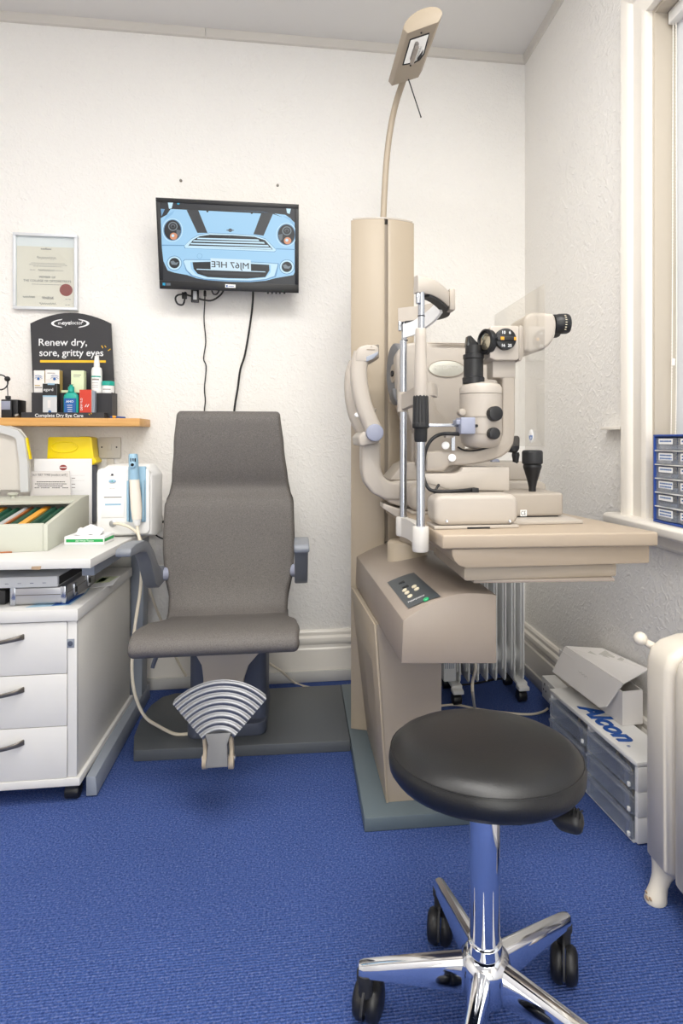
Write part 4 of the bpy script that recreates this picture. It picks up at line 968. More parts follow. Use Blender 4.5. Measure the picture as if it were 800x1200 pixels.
# old fixings left in the wall above the monitor
for i, (px, py) in enumerate(((212, 212), (325.3, 217.5))):
    q = aY(px, py, BY); mb = MB(); mb.lathe([(.006, 0), (.006, .004), (.004, .010), (.001, .010)], (q.x, BY - .0005, q.z), (0, -1, 0), 10)
    single('wall_plug', ['old grey wall plug above the monitor, beside its upper corner nearer the certificate', 'old grey wall plug above the monitor, the one nearer the column'][i], 'wall plug', mb, M['handle'])

# shelf
xr = -.637; q = aY(160, 490, 2.485)
mb = MB(); mb.box(-1.95, xr, 2.485, BY - .0005, 1.134, 1.166, .0015)
single('wall_shelf', 'long beech wall shelf over the desk carrying the black display', 'shelf', mb, M['wood'])
SZ = 1.1665
# display stand
t = thing('display_stand', 'black card counter display reading Renew dry, sore, gritty eyes on the shelf', 'display stand', (-.95, 2.56, SZ))
yb_ = 2.60
pts = [(40, 488), (35.5, 379)] + [(35.5 + (130 - 35.5) * k / 12, 379 - 12.5 * math.sin(math.pi * k / 12) ** .9 - 0 * k) for k in range(1, 12)] + [(130, 379), (136, 488)]
def lean(py): return yb_ + .03 * (488 - py) / 120
def boardpt(px, py, off=0.): return aY(px, py, lean(py) - off)
A = [boardpt(x, y) for x, y in pts]
for p in A[:1] + A[-1:]: p.z = SZ
mb = MB(); mb.slab(A, [p + Vector((0, .006, 0)) for p in A]); bdp = mb.build('backboard', M['board'], t)
def btext(s, px, py, size, m_='whiteink', bold=.02, sx=1.0, tilt_px=0):
    o = boardpt(px, py, .0012); ex = boardpt(px + 20, py + tilt_px, .0012) - o; ex.y = 0; ey = boardpt(px, py - 10, .0012) - o; ey.x = 0
    return text(s, size, frame3(o, ex, ey), M[m_], bdp, bold=bold, sx=sx)
kx2 = (boardpt(60, 430) - boardpt(59, 430)).x
btext('Renew dry,', 44.5, 405, 12.6 * kx2, bold=.03); btext('sore, gritty eyes', 45.7, 417.2, 12.6 * kx2, bold=.03, sx=.93)
g = [boardpt(x, y, .001) for x, y in ((47, 422), (124, 422.3), (124, 425), (47, 424.8))]; mb = MB(); mb.slab(g, [p + Vector((0, -.0004, 0)) for p in g]); mb.build('underline', M['yellowink'], bdp)
mb = MB()
for a, b in (((119, 405), (120.5, 408)), ((122.7, 405.2), (124.3, 407)), ((126.5, 411), (129.5, 409))): mb.cyl(boardpt(*a, .001), boardpt(*b, .001), .0018, n=6)
mb.build('sparkle_mark', M['yellowink'], bdp)
btext('the', 67.8, 380.2, 5 * kx2, bold=.0); btext('eye', 72.6, 380.4, 7.2 * kx2, bold=.04); btext('doctor', 81, 380.2, 6.8 * kx2, bold=0, sx=.85); btext('+', 95.3, 378.6, 4.5 * kx2, bold=.06)
for sg in (-1, 1):
    mb = MB(); cx_, cy_ = 82.3, 379; o1 = [(cx_ + sg * (22.4 - 0 * k) * math.cos(R(-52 + 104 * k / 14)) ** .55 if 0 else cx_ + sg * 22.4 * math.cos(R(-66 + 132 * k / 14)), cy_ + 5.6 * math.sin(R(-66 + 132 * k / 14))) for k in range(15)]
    o2 = [(cx_ + sg * 19.3 * math.cos(R(66 - 132 * k / 14)), cy_ + 4.6 * math.sin(R(66 - 132 * k / 14))) for k in range(15)]
    g = [boardpt(x, y, .001) for x, y in o1[0:] + o2[1:-1]]; mb.slab(g, [p + Vector((0, -.0004, 0)) for p in g]); mb.build('logo_arc', M['whiteink'], bdp)
# stepped tray
a, b = aY(37, 460, 2.545), aY(131.5, 460, 2.545)
mb = MB(); mb.box(a.x, b.x, 2.545, 2.598, SZ, a.z); mb.build('step', M['board'], t)
mb = MB(); q = aY(132, 460, 2.56); mb.box(b.x + .0005, b.x + .004, 2.53, 2.60, SZ, a.z + .002); mb.build('side_wing', M['board'], t)
a, b = aY(25, 483, 2.492), aY(122, 482.5, 2.492)
mb = MB(); mb.box(a.x, b.x, 2.492, 2.495, SZ, a.z); mb.box(b.x - .003, b.x, 2.495, 2.54, SZ, a.z); mb.box(a.x, b.x, 2.495, 2.5445, SZ, SZ + .002); lip = mb.build('front_lip', M['board'], t)
o = aY(40.8, 488.6, 2.4915); text('Complete Dry Eye Care', .0185, face_front(o.x, 2.4915, o.z), M['whiteink'], lip, bold=.03)
mb = MB()
for x, y in ((104, 485), (106.3, 484)): mb.cyl(aY(x, y, 2.4915), aY(x + 1.2, y + 1.2, 2.4915), .0012, n=5)
mb.build('sparkle_mark', M['yellowink'], lip)

def carton(label, px0, px1, py0, z0, yf_, dp, m_front, m_side=None, group=None, name='eye_care_carton', cat='carton', rz=0):
    a, b = aY(px0, py0, yf_), aY(px1, py0, yf_)
    t = thing(name, label, cat, ((a.x + b.x) / 2, yf_ + dp / 2, z0), group=group)
    mb = MB(); mb.box(a.x, b.x, yf_, yf_ + dp, z0 + .0003, a.z, .0008, 1); bx = mb.build('carton_body', M[m_front], t)
    if m_side: mb = MB(); mb.box(b.x + .0001, b.x + .0008, yf_ + .001, yf_ + dp - .001, z0 + .001, a.z - .001); mb.build('side_panel', M[m_side], bx)
    return t, bx, a, b
def strip(bx, a, b, f0x, f1x, f0z, f1z, z0, yf_, m_, nm='print'):
    x0_, x1_ = a.x + (b.x - a.x) * f0x, a.x + (b.x - a.x) * f1x; z_0, z_1 = z0 + (a.z - z0) * f0z, z0 + (a.z - z0) * f1z
    mb = MB(); mb.box(x0_, x1_, yf_ - .0006, yf_ - .0001, z_0, z_1); return mb.build(nm, M[m_], bx)
def eye_print(bx, a, b, fx, fz, z0, yf_, w_):
    cx_, cz_ = a.x + (b.x - a.x) * fx, z0 + (a.z - z0) * fz
    mb = MB(); mb.prism([(cx_ + w_ * math.cos(R(k)), cz_ + w_ * .42 * math.sin(R(k))) for k in range(0, 360, 30)], yf_ - .0009, yf_ - .0002, 'y'); e_ = mb.build('eye_print', M['paper2'], bx)
    mb = MB(); mb.lathe([(w_ * .38, 0), (w_ * .38, .0003), (.0005, .0003)], (cx_, yf_ - .0010, cz_), (0, -1, 0), 14); mb.tube([(cx_ + w_ * math.cos(R(k)), yf_ - .001, cz_ + w_ * .5 * math.sin(R(k))) for k in range(10, 171, 20)], .0009, 4, 0); mb.tube([(cx_ - w_ * .9, yf_ - .001, cz_ + w_ * .8), (cx_, yf_ - .001, cz_ + w_ * 1.0), (cx_ + w_, yf_ - .001, cz_ + w_ * .7)], .0012, 4, 3)
    mb.build('iris_print', M['bluelabel'], bx)
z1 = aY(37, 460, 2.545).z + .0005
y1 = 2.551
t1, bx, a, b = carton('narrow white eye wipes carton with an eye picture, at the end of the step', 39.5, 52, 434, z1, y1, .028, 'card', 'gold'); eye_print(bx, a, b, .45, .62, z1, y1, .014); strip(bx, a, b, .1, .6, .30, .34, z1, y1, 'gold'); strip(bx, a, b, .1, .8, .20, .25, z1, y1, 'inklight')
t1, bx, a, b = carton('wider white carton with gold side and an eye photo behind the silver carton', 53, 69.5, 433.2, z1, y1, .034, 'card', 'gold'); eye_print(bx, a, b, .66, .60, z1, y1, .015); strip(bx, a, b, .15, .7, .84, .87, z1, y1, 'inklight'); strip(bx, a, b, .05, .35, .3, .6, z1, y1, 'paper2')
t1, bx, a, b = carton('pale green eye drop carton in the middle of the black step', 83.2, 98, 434, z1, y1, .03, 'pgreen', 'pgreen'); strip(bx, a, b, .2, .8, .78, .81, z1, y1, 'inklight'); strip(bx, a, b, .2, .7, .70, .72, z1, y1, 'inklight')
t1, bx, a, b = carton('pale green carton lying flat on the step beside the upright pale green one', 71.5, 82.5, 457.2, z1, y1, .03, 'pgreen')
# white spray bottle on the step
o = aY(113.4, 459, 2.565); o.z = z1; kk = (aY(114, 440, 2.565) - aY(113, 440, 2.565)).x
t1 = thing('spray_bottle', 'white eyelid spray bottle with a white pump top on the step', 'bottle', o)
hh = lambda y: aY(113, y, 2.565).z
mb = MB(); mb.lathe([(5.6 * kk, z1), (6.2 * kk, z1 + .002), (6.2 * kk, hh(435)), (5.4 * kk, hh(431.5)), (3.4 * kk, hh(430))], (o.x, o.y, 0), n=20); bt = mb.build('bottle', M['whitepl'], t1)
mb = MB(); mb.lathe([(3.5 * kk, hh(430)), (3.2 * kk, hh(424)), (2.4 * kk, hh(418)), (2.3 * kk, hh(417.5)), (.01, hh(417.2))], (o.x, o.y, 0), n=16); mb.build('pump', M['whitepl'], t1)
def band(o, r, z_0, z_1, m_, parent, nm='label_print', a0=-150, a1=-30):
    mb = MB(); rg = [[Vector((o.x + r * math.cos(R(a0 + (a1 - a0) * k / 10)), o.y + r * math.sin(R(a0 + (a1 - a0) * k / 10)), z)) for k in range(11)] for z in (z_0, z_1)]
    mb.loft(rg, closed=False); return mb.build(nm, M[m_], parent)
band(o, 6.25 * kk, hh(442.5), hh(441), 'teal', bt); band(o, 6.25 * kk, hh(446), hh(444.2), 'inklight', bt, a0=-130, a1=-50)
for y in (449, 451.5, 454): band(o, 6.25 * kk, hh(y + .5), hh(y), 'inklight', bt, a0=-135, a1=-60)
# white tub with teal lid
o = aY(126.8, 459, 2.567); o.z = z1
t1 = thing('ointment_tub', 'small white tub with a teal lid at the end of the step', 'tub', o)
mb = MB(); mb.lathe([(6.6 * kk, z1), (7 * kk, z1 + .002), (7 * kk, hh(452)), (.01, hh(452))], (o.x, o.y, 0), n=20); bt = mb.build('tub_body', M['whitepl'], t1)
mb = MB(); mb.lathe([(7.3 * kk, hh(452)), (7.5 * kk, hh(451)), (7.5 * kk, hh(447.6)), (6.8 * kk, hh(446.8)), (.01, hh(446.6))], (o.x, o.y, 0), n=20); mb.build('tub_lid', M['teal'], t1)
band(o, 7.05 * kk, hh(457), hh(456), 'inklight', bt, a0=-130, a1=-50)
# front row on the tray floor
z0 = SZ + .0025; y0 = 2.502
t1, bx, a, b = carton('silver and black eye drop carton standing in the front tray', 50, 66.6, 449, z0, y0, .03, 'clearlid', 'blackm', name='eye_drop_carton')
strip(bx, a, b, 0, 1, .64, .985, z0, y0, 'blackm'); strip(bx, a, b, .35, .85, .95, 1.0, z0, y0 - .0002, 'lblue'); o = aY(51, 458, y0 - .0008); text('egard', .0165, face_front(o.x, y0 - .0009, o.z), M['whiteink'], bx, bold=.0)
strip(bx, a, b, 0, 1, .60, .64, z0, y0, 'lblue')
mb = MB(); mb.lathe([(.006, 0), (.006, .0004), (.001, .0004)], ((a.x + b.x) / 2, y0 - .0004, z0 + .022), (0, -1, 0), 14); mb.build('drop_print', M['bluelabel'], bx)
strip(bx, a, b, .35, .55, .28, .5, z0, y0, 'paper2')
o = aY(83.5, 486, 2.515); o.z = z0; h2 = lambda y: aY(83.5, y, 2.515).z
t1 = thing('solution_bottle', 'teal green contact lens solution bottle with a blue label in the front tray', 'bottle', o)
mb = MB(); rg = []
for f_, z in ((.85, z0), (1, z0 + .003), (1, h2(466)), (.92, h2(463)), (.6, h2(460.5)), (.36, h2(459))):
    rg.append([Vector((o.x + 8.6 * kk * f_ * math.cos(R(k * 15)) * (abs(math.cos(R(k * 15))) ** -.3 if abs(math.cos(R(k * 15))) > .2 else 1.3), o.y + .013 * f_ * math.sin(R(k * 15)), z)) for k in range(24)])
mb.loft(rg); bt = mb.build('bottle', M['teal'], t1)
mb = MB(); mb.lathe([(3.6 * kk, h2(459.4)), (3.4 * kk, h2(457)), (3.4 * kk, h2(453.5)), (1.9 * kk, h2(452.5)), (1.6 * kk, h2(451)), (.01, h2(450.6))], (o.x, o.y, 0), n=16); mb.build('bottle_cap', M['teal'], t1)
mb = MB(); mb.box(o.x - 6.6 * kk, o.x + 6.6 * kk, o.y - .0152, o.y - .010, z0 + .006, h2(467)); lb = mb.build('bottle_label', M['bluelabel'], bt)
q = Vector((o.x, o.y - .0156, h2(472))); text('AMO', .0125, face_front(q.x, q.y, q.z), M['whiteink'], lb, align='CENTER', bold=.03)
mb = MB()
for k in range(4): mb.box(o.x - .011 + k * .001, o.x + .009, o.y - .0156, o.y - .0153, h2(475.5 + k * 2.4), h2(474.9 + k * 2.4))
mb.build('label_print', M['paper2'], lb)
t1, bx, a, b = carton('red and white eye drop carton with vertical lettering in the front tray', 93, 107, 456.5, z0, y0, .026, 'redbox', 'clearlid', name='eye_drop_carton')
q = aY(96.6, 481, y0 - .0008); text('DEW FLO', .0115, face_front(q.x, q.y, q.z) @ Matrix.Rotation(R(90), 4, 'Z'), M['whiteink'], bx, bold=.02)
mb = MB()
for k in (0, 1): mb.cyl(aY(99.5 + k * 2.6, 477, y0 - .0008), aY(101.5 + k * 2.6, 473.8, y0 - .0008), .0016, n=6)
mb.build('stripe_print', M['whiteink'], bx)
t1, bx, a, b = carton('small grey carton tucked behind the red carton in the front tray', 107.6, 111, 458, z0, y0 + .010, .022, 'frosted', name='eye_drop_carton')
# orange-and-blue capped sticks on the shelf
mb = MB(); mb.tube([(a.x + .075, 2.50, SZ + .004), (a.x + .09, 2.51, SZ + .005), (a.x + .12, 2.545, SZ + .004)], .0035, 6, 3)
t1 = thing('eye_dropper', 'tiny blue dropper with an orange cap at the end of the shelf', 'dropper', (a.x + .09, 2.51, SZ))
mb.build('dropper_body', M['alblue'], t1); mb = MB(); mb.ball((a.x + .088, 2.505, SZ + .0055), .0055, 10, (1.6, 1, 1)); mb.build('dropper_cap', M['lensorange'], t1)
# black instrument at the far end of the shelf
t1 = thing('trial_instrument', 'small black instrument with a lens window and a wire ring arm on the shelf', 'instrument', aY(8, 489, 2.52))
a, b = aY(1, 489.5, 2.515), aY(19.5, 468, 2.515); mb = MB(); mb.box(a.x, aY(13.5, 480, 2.515).x, 2.515, 2.55, SZ + .0003, aY(5, 468, 2.515).z, .003); mb.box(aY(12, 480, 2.53).x, b.x, 2.525, 2.60, SZ + .0003, b.z, .003); bb_ = mb.build('instrument_body', M['black'], t1)
a, b = aY(1.2, 480, 2.514), aY(12, 470, 2.514); mb = MB(); mb.box(a.x, b.x, 2.5135, 2.516, a.z, b.z, .001); mb.build('instrument_window', M['lavender'], bb_)
mb = MB(); mb.rcyl(aY(9.5, 468, 2.53), aY(9.5, 464, 2.53), .010, .002); mb.cyl(aY(9.3, 466, 2.53), aY(8.5, 445, 2.53), .0018, n=8); mb.ball(aY(8.6, 444, 2.53), .011, 12)
o = aY(0, 448, 2.53); mb.tube([o + Vector((.030 * math.cos(R(k)), 0, .030 * math.sin(R(k)))) for k in range(0, 361, 20)], .0028, 6, 0); mb.build('ring_arm', M['black'], t1)
mb = MB(); mb.rcyl(aY(17, 488, 2.512), aY(22, 486, 2.52), .009, .002, 14); mb.build('end_knob', M['handle'], t1)

# fused switch on the wall and its conduit
a, b = aY(115.5, 537, BY - .011), aY(141.3, 512.5, BY - .011)
t = thing('light_switch', 'square white single switch plate on the wall under the shelf', 'switch', ((a.x + b.x) / 2, BY - .005, a.z))
mb = MB(); mb.box(a.x, b.x, BY - .011, BY - .0005, a.z, b.z, .003); sp = mb.build('switch_plate', M['trimgrey'], t)
q = aY(128, 524, BY - .012); mb = MB(); mb.box(q.x - .010, q.x + .009, BY - .0145, BY - .011, q.z - .014, q.z + .014, .002); mb.build('rocker', M['trimgrey'], sp)
for px in (119.2, 136.5):
    q = aY(px, 524, BY - .012); mb = MB(); mb.lathe([(.0035, 0), (.0035, .001), (.0005, .0012)], (q.x, BY - .0108, q.z), (0, -1, 0), 10); mb.build('screw', M['ink'], sp)
a, b = aY(125, 560, BY - .012), aY(133, 537.4, BY - .012); mb = MB(); mb.box(a.x, b.x, BY - .012, BY - .0005, .80, b.z, .002); mb.build('conduit', M['trimgrey'], t)
# double socket low on the wall behind the desk end
a, b = aY(178.5, 619, BY - .01), aY(190, 603.5, BY - .01)
t = thing('wall_socket', 'white wall socket behind the corner of the desk with black leads plugged in', 'socket', ((a.x + b.x) / 2 - .03, BY - .005, a.z))
mb = MB(); mb.box(a.x - .10, b.x, BY - .010, BY - .0005, a.z - .012, b.z, .003); sp = mb.build('socket_plate', M['ivory'], t)
q = aY(183, 608.5, BY - .012); mb = MB(); mb.box(q.x - .006, q.x + .008, BY - .016, BY - .010, q.z - .008, q.z + .010, .002); mb.build('rocker', M['legpanel'], sp)
for px, py in ((186.3, 606), (186, 616.5)):
    q = aY(px, py, BY - .011); mb = MB(); mb.cyl((q.x, BY - .0115, q.z), (q.x, BY - .009, q.z), .003, n=8); mb.build('screw', M['ink'], sp)
mb = MB(); mb.tube([aY(x, y, v) for x, y, v in ((170, 617, BY - .02), (182, 615, BY - .05), (192, 611, BY - .08), (202, 604, BY - .12))], .0045, 7, 6); q = aY(172, 616, BY - .02); mb.box(q.x - .02, q.x + .02, BY - .04, BY - .0105, q.z - .02, q.z + .015, .004)
single('power_lead', 'thick black power lead leaving the wall socket towards the chair back', 'cable', mb, M['cablek'])
mb = MB(); mb.tube([aY(x, y, v) for x, y, v in ((178, 622, BY - .02), (184, 628, BY - .03), (192, 631.5, BY - .04), (204, 632, BY - .05))], .0032, 7, 6)
single('power_lead', 'thin black lead hanging in a curve below the wall socket', 'cable', mb, M['cablek'])
mb = MB(); mb.tube([aY(x, y, v) for x, y, v in ((187, 611.5, BY - .03), (194, 614, BY - .04), (200, 621, BY - .05), (204, 628, BY - .055))], .0035, 7, 6)
single('power_lead', 'cream lead curving from the wall socket behind the chair back', 'cable', mb, M['cablew'])

# ================================================================== MONITOR
Yb = 2.535; bl, br = aY(187.3, 338.5, Yb), aY(350.2, 343.2, Yb)
rt = aY(349.6, 239.2, 1); lt = aY(181.8, 231.5, 1); Yt_ = (br.x - bl.x) / (rt.x - lt.x)
tl, tr = aY(181.8, 231.5, Yt_), aY(349.6, 239.2, Yt_)
zb_ = (bl.z + br.z) / 2; zt_ = (tl.z + tr.z) / 2; xl = (bl.x + tl.x) / 2; xr_ = (br.x + tr.x) / 2
t = thing('wall_monitor', 'black wall-mounted monitor showing a mirrored pale blue car front', 'monitor', ((xl + xr_) / 2, Yb + .04, zb_))
O = Vector((xl, Yb, zb_)); EX = Vector((1, 0, 0)); EY = Vector((0, Yt_ - Yb, zt_ - zb_)); MH = EY.length; EY.normalize(); EN = Vector((0, -EY.z, EY.y)); MW = xr_ - xl
def mon(u, v, n=0.): return O + EX * u + EY * v + EN * n
def mbox(u0, u1, v0, v1, n0, n1, bev=0.): return MB().hexa([mon(u0, v0, n0), mon(u1, v0, n0), mon(u1, v0, n1), mon(u0, v0, n1), mon(u0, v1, n0), mon(u1, v1, n0), mon(u1, v1, n1), mon(u0, v1, n1)], bev)
bz, bzb = .0155, .034
for a in ((0, MW, MH - .017, MH), (0, MW, 0, bzb), (0, bz, bzb, MH - .017), (MW - bz, MW, bzb, MH - .017)):
    mbox(a[0], a[1], a[2], a[3], -.012, 0, .0015).build('bezel', M['black'], t)
mbox(.003, MW - .003, .003, MH - .003, -.035, -.0122, .006).build('back_cover', M['blackm'], t)
MB().box((xl + xr_) / 2 - .06, (xl + xr_) / 2 + .06, Yb - .0, BY - .0005, zb_ + .12, zb_ + .24, .004).build('wall_bracket', M['blackm'], t)
def onmon(px, py, off):
    r = _ray(px, py); o = Vector((0, 0, CH)); k = ((O + EN * off) - o).dot(EN) / r.dot(EN); return o + r * k
scn = mbox(bz - .001, MW - bz + .001, bzb - .001, MH - .016, -.006, -.003).build('screen', S['dark'], t)
LAYER = [-.0028]
def zp(x, y): return 180 + .21875 * x, 225 + .21875 * y
def pic(pts, m_, nm='screen_picture'):
    LAYER[0] += .00006; g = [onmon(*zp(x, y), LAYER[0]) for x, y in pts]; mb = MB(); t_ = bmesh.new(); t_.faces.new([t_.verts.new(p) for p in g]); mb._add(t_)
    o = mb.build(nm, S[m_], scn); return o
E8 = lambda cx, cy, rx, ry, n=24: [(cx + rx * math.cos(R(360 * k / n)), cy + ry * math.sin(R(360 * k / n))) for k in range(n)]
BL = [(38, 140), (70, 122), (90, 92), (200, 90), (400, 96), (600, 110), (705, 122), (730, 140), (755, 165), (755, 430), (748, 445), (690, 455), (650, 462), (600, 475), (520, 482), (400, 480), (290, 472), (230, 462), (180, 445), (110, 432), (75, 420), (52, 370), (44, 300)]
pic(BL, 'body', 'car_picture')
pic([(38, 90), (60, 92), (42, 130)], 'shade'); pic([(76, 56), (104, 57), (96, 88), (82, 90)], 'light'); pic([(710, 88), (735, 90), (728, 118), (714, 112)], 'light')
pic(E8(132, 63, 7, 5), 'teal')
pic([(110, 92), (640, 118), (690, 135), (640, 113), (400, 93), (120, 86)], 'black'); pic([(395, 96), (580, 106), (640, 116), (560, 104)], 'shade')
pic([(70, 122), (112, 98), (100, 120), (60, 150), (46, 168)], 'body2'); pic([(690, 128), (725, 150), (755, 190), (755, 170), (730, 138)], 'body2')
for x_, y_ in ((288, 104), (525, 113)): pic(E8(x_, y_, 6, 5, 12), 'black')
pic([(176, 96), (238, 96), (288, 219), (234, 219)], 'stripe'); pic([(578, 108), (640, 114), (588, 234), (534, 226)], 'stripe')
pic(E8(410, 205, 11, 9), 'black'); pic(E8(410, 205, 22, 4, 12), 'grey')
pic([(40, 282), (165, 284), (165, 289), (40, 288)], 'shade'); pic([(655, 302), (757, 306), (757, 311), (655, 307)], 'shade')
pic([(162, 290), (200, 250), (240, 228), (300, 218), (420, 222), (540, 230), (600, 250), (640, 290), (658, 312), (648, 322), (165, 302)], 'shade')
pic([(165, 288), (202, 252), (242, 231), (300, 221), (420, 225), (540, 233), (600, 253), (636, 290), (656, 312), (645, 319), (170, 300)], 'light')
pic([(186, 288), (212, 256), (246, 237), (300, 229), (420, 232), (540, 240), (596, 258), (622, 288), (638, 308), (600, 308), (190, 294)], 'black')
for y0_, xa_, xb_, dy in ((245, 236, 560, 7), (258, 214, 590, 8), (273, 200, 612, 9), (287, 190, 626, 9)): pic([(xa_, y0_), (xb_, y0_ + dy + 2), (xb_ + 6, y0_ + dy + 11), (xa_ - 4, y0_ + 7)], 'light')
pic(E8(246, 343, 14, 14), 'shade'); pic(E8(246, 343, 12.5, 12.5), 'body')
for cx_, cy_, fl in ((101, 204, 1), (711, 228, -1)):
    pic(E8(cx_, cy_, 55, 63, 32), 'light'); pic(E8(cx_, cy_, 50, 58, 32), 'shade'); pic(E8(cx_, cy_, 45, 54, 32), 'black')
    pic([(cx_ + fl * 20, cy_ - 5), (cx_ + fl * 44, cy_ + 2), (cx_ + fl * 34, cy_ + 36), (cx_ + fl * 22, cy_ + 26)], 'grey'); pic(E8(cx_ + 2, cy_ - 20, 25, 24), 'lamp'); pic(E8(cx_ + 2, cy_ - 20, 20, 19), 'dark'); pic(E8(cx_ + 2, cy_ - 22, 12, 10), 'grey'); pic(E8(cx_ + 2, cy_ - 20, 8, 7), 'black'); pic(E8(cx_ + 6, cy_ + 33, 20, 19), 'orange'); pic(E8(cx_ + 2, cy_ + 30, 8, 8, 12), 'light')
for cx_, cy_ in ((111, 381), (713, 401)):
    pic(E8(cx_, cy_, 41, 40, 28), 'shade'); pic(E8(cx_, cy_, 37, 36, 28), 'light'); pic(E8(cx_, cy_, 28, 28), 'black'); pic([(cx_ - 22, cy_ - 8), (cx_ - 6, cy_ - 14), (cx_ + 6, cy_ - 2), (cx_ + 24, cy_ - 6), (cx_ + 12, cy_ + 10), (cx_ - 14, cy_ + 8)], 'lamp')
pic([(156, 370), (166, 360), (300, 362), (620, 378), (670, 382), (668, 400), (655, 455), (600, 472), (520, 480), (400, 478), (270, 470), (200, 450), (172, 420)], 'shade')
pic([(160, 372), (168, 364), (300, 366), (620, 382), (664, 386), (660, 405), (646, 450), (600, 466), (520, 474), (400, 472), (270, 464), (208, 446), (178, 418)], 'light')
pic([(196, 376), (300, 372), (600, 388), (628, 392), (626, 430), (600, 458), (520, 466), (400, 464), (280, 456), (225, 440), (200, 412)], 'body')
pic([(208, 376), (300, 374), (540, 386), (618, 390), (620, 420), (598, 456), (500, 464), (400, 462), (290, 456), (235, 438), (214, 412)], 'black')
pic([(230, 411), (598, 426), (598, 430), (230, 416)], 'light'); pic([(250, 424), (575, 440), (560, 450), (270, 440)], 'stripe')
pic([(304, 354), (520, 364), (521, 426), (305, 416)], 'plate')
LAYER[0] += .0001
a, b, c_ = onmon(*zp(513, 412), LAYER[0]), onmon(*zp(313, 402), LAYER[0]), onmon(*zp(511, 372), LAYER[0])
text('MJ67 HFE', .034, frame3(a, b - a, c_ - a), S['black'], scn, name='plate_lettering', bold=.02, fit=(b - a).length)
for pts, m_ in (([(48, 486), (62, 487), (62, 501), (48, 500)], 'teal'), ([(66, 487), (90, 488), (90, 501), (66, 501)], 'grey')): pic(pts, m_, 'energy_sticker')
g = [onmon(*zp(x, y), .0004) for x, y in ((383, 493), (438, 496), (438, 514), (383, 512))]; mb = MB(); mb.slab(g, [p - EN * .001 for p in g]); st = mb.build('name_sticker', M['paper'], t)
g = [onmon(*zp(x, y), .0007) for x, y in ((388, 498), (396, 498), (396, 509), (388, 509))]; mb = MB(); mb.slab(g, [p - EN * .0005 for p in g]); g = [onmon(*zp(x, y), .0007) for x, y in ((400, 503), (430, 505), (430, 508), (400, 506))]; mb.slab(g, [p - EN * .0005 for p in g]); mb.build('sticker_print', M['bluelabel'], st)
mb = MB(); g = onmon(*zp(693, 531), .0008); mb.ball(g, .0012, 8); mb.build('power_light', M['greenled'], t)
mb = MB()
for x_ in (612, 634, 656, 676, 700): q = onmon(*zp(x_, 540), -.006); mb.box(q.x - .004, q.x + .004, q.y - .003, q.y + .003, q.z - .004, q.z + .003)
mb.build('control_button', M['blackm'], t)
# leads under the monitor
yc = BY - .055
mb = MB(); q = [aY(x, y, yc) for x, y in ((217, 342), (216.5, 350), (214, 357), (208, 356), (205.5, 350), (208, 346), (215, 345), (224, 347), (236, 351), (248, 352), (258, 346), (262, 340))]; mb.tube(q, .0038, 7, 6)
q0 = aY(216, 347, yc); mb.box(q0.x - .010, q0.x + .010, yc - .006, yc + .006, q0.z - .012, q0.z + .016, .002); single('monitor_lead', 'short black lead looped under the monitor beside the adapter', 'cable', mb, M['cablek'])
t1 = thing('cable_adapter', 'small black video adapter with a white label hanging under the monitor', 'adapter', aY(228.5, 355, yc - .012))
a, b = aY(224, 354.5, yc - .012), aY(233, 339, yc - .012); mb = MB(); mb.box(a.x, b.x, yc - .02, yc - .006, a.z, b.z, .002); ad = mb.build('adapter_body', M['black'], t1)
a, b = aY(226.2, 351, yc - .0205), aY(230.5, 341, yc - .0205); mb = MB(); mb.box(a.x, b.x, yc - .0208, yc - .0203, a.z, b.z); mb.build('adapter_label', M['clearlid'], ad)
mb = MB(); mb.tube([aY(x, y, v) for x, y, v in ((240, 340, yc), (239.8, 355, BY - .02), (239, 375, BY - .012), (241, 400, BY - .008), (238.5, 420, BY - .008), (241.5, 430, BY - .008), (239.5, 455, BY - .008), (240.5, 470, BY - .008), (239, 490, BY - .008), (239, 560, BY - .008))], .0026, 6, 5); q0 = aY(240, 344, yc); mb.box(q0.x - .005, q0.x + .005, yc - .005, yc + .005, q0.z - .012, q0.z + .012, .001)
single('monitor_lead', 'thin black lead dropping straight down the wall under the adapter', 'cable', mb, M['cablek'])
mb = MB(); mb.tube([aY(x, y, v) for x, y, v in ((296.5, 340, yc), (296, 355, BY - .03), (293, 380, BY - .014), (287, 415, BY - .01), (281.5, 433, BY - .01), (278.5, 455, BY - .01), (274, 485, BY - .01), (268, 560, BY - .01))], .0045, 7, 5)
single('monitor_lead', 'thicker black lead slanting down the wall from the monitor to the chair back', 'cable', mb, M['cablek'])
mb = MB(); mb.tube([aY(x, y, yc) for x, y in ((248, 340), (250, 344.5), (254, 344.5), (257, 340))], .003, 6, 5); single('monitor_lead', 'tiny black lead loop close under the monitor edge', 'cable', mb, M['cablek'])

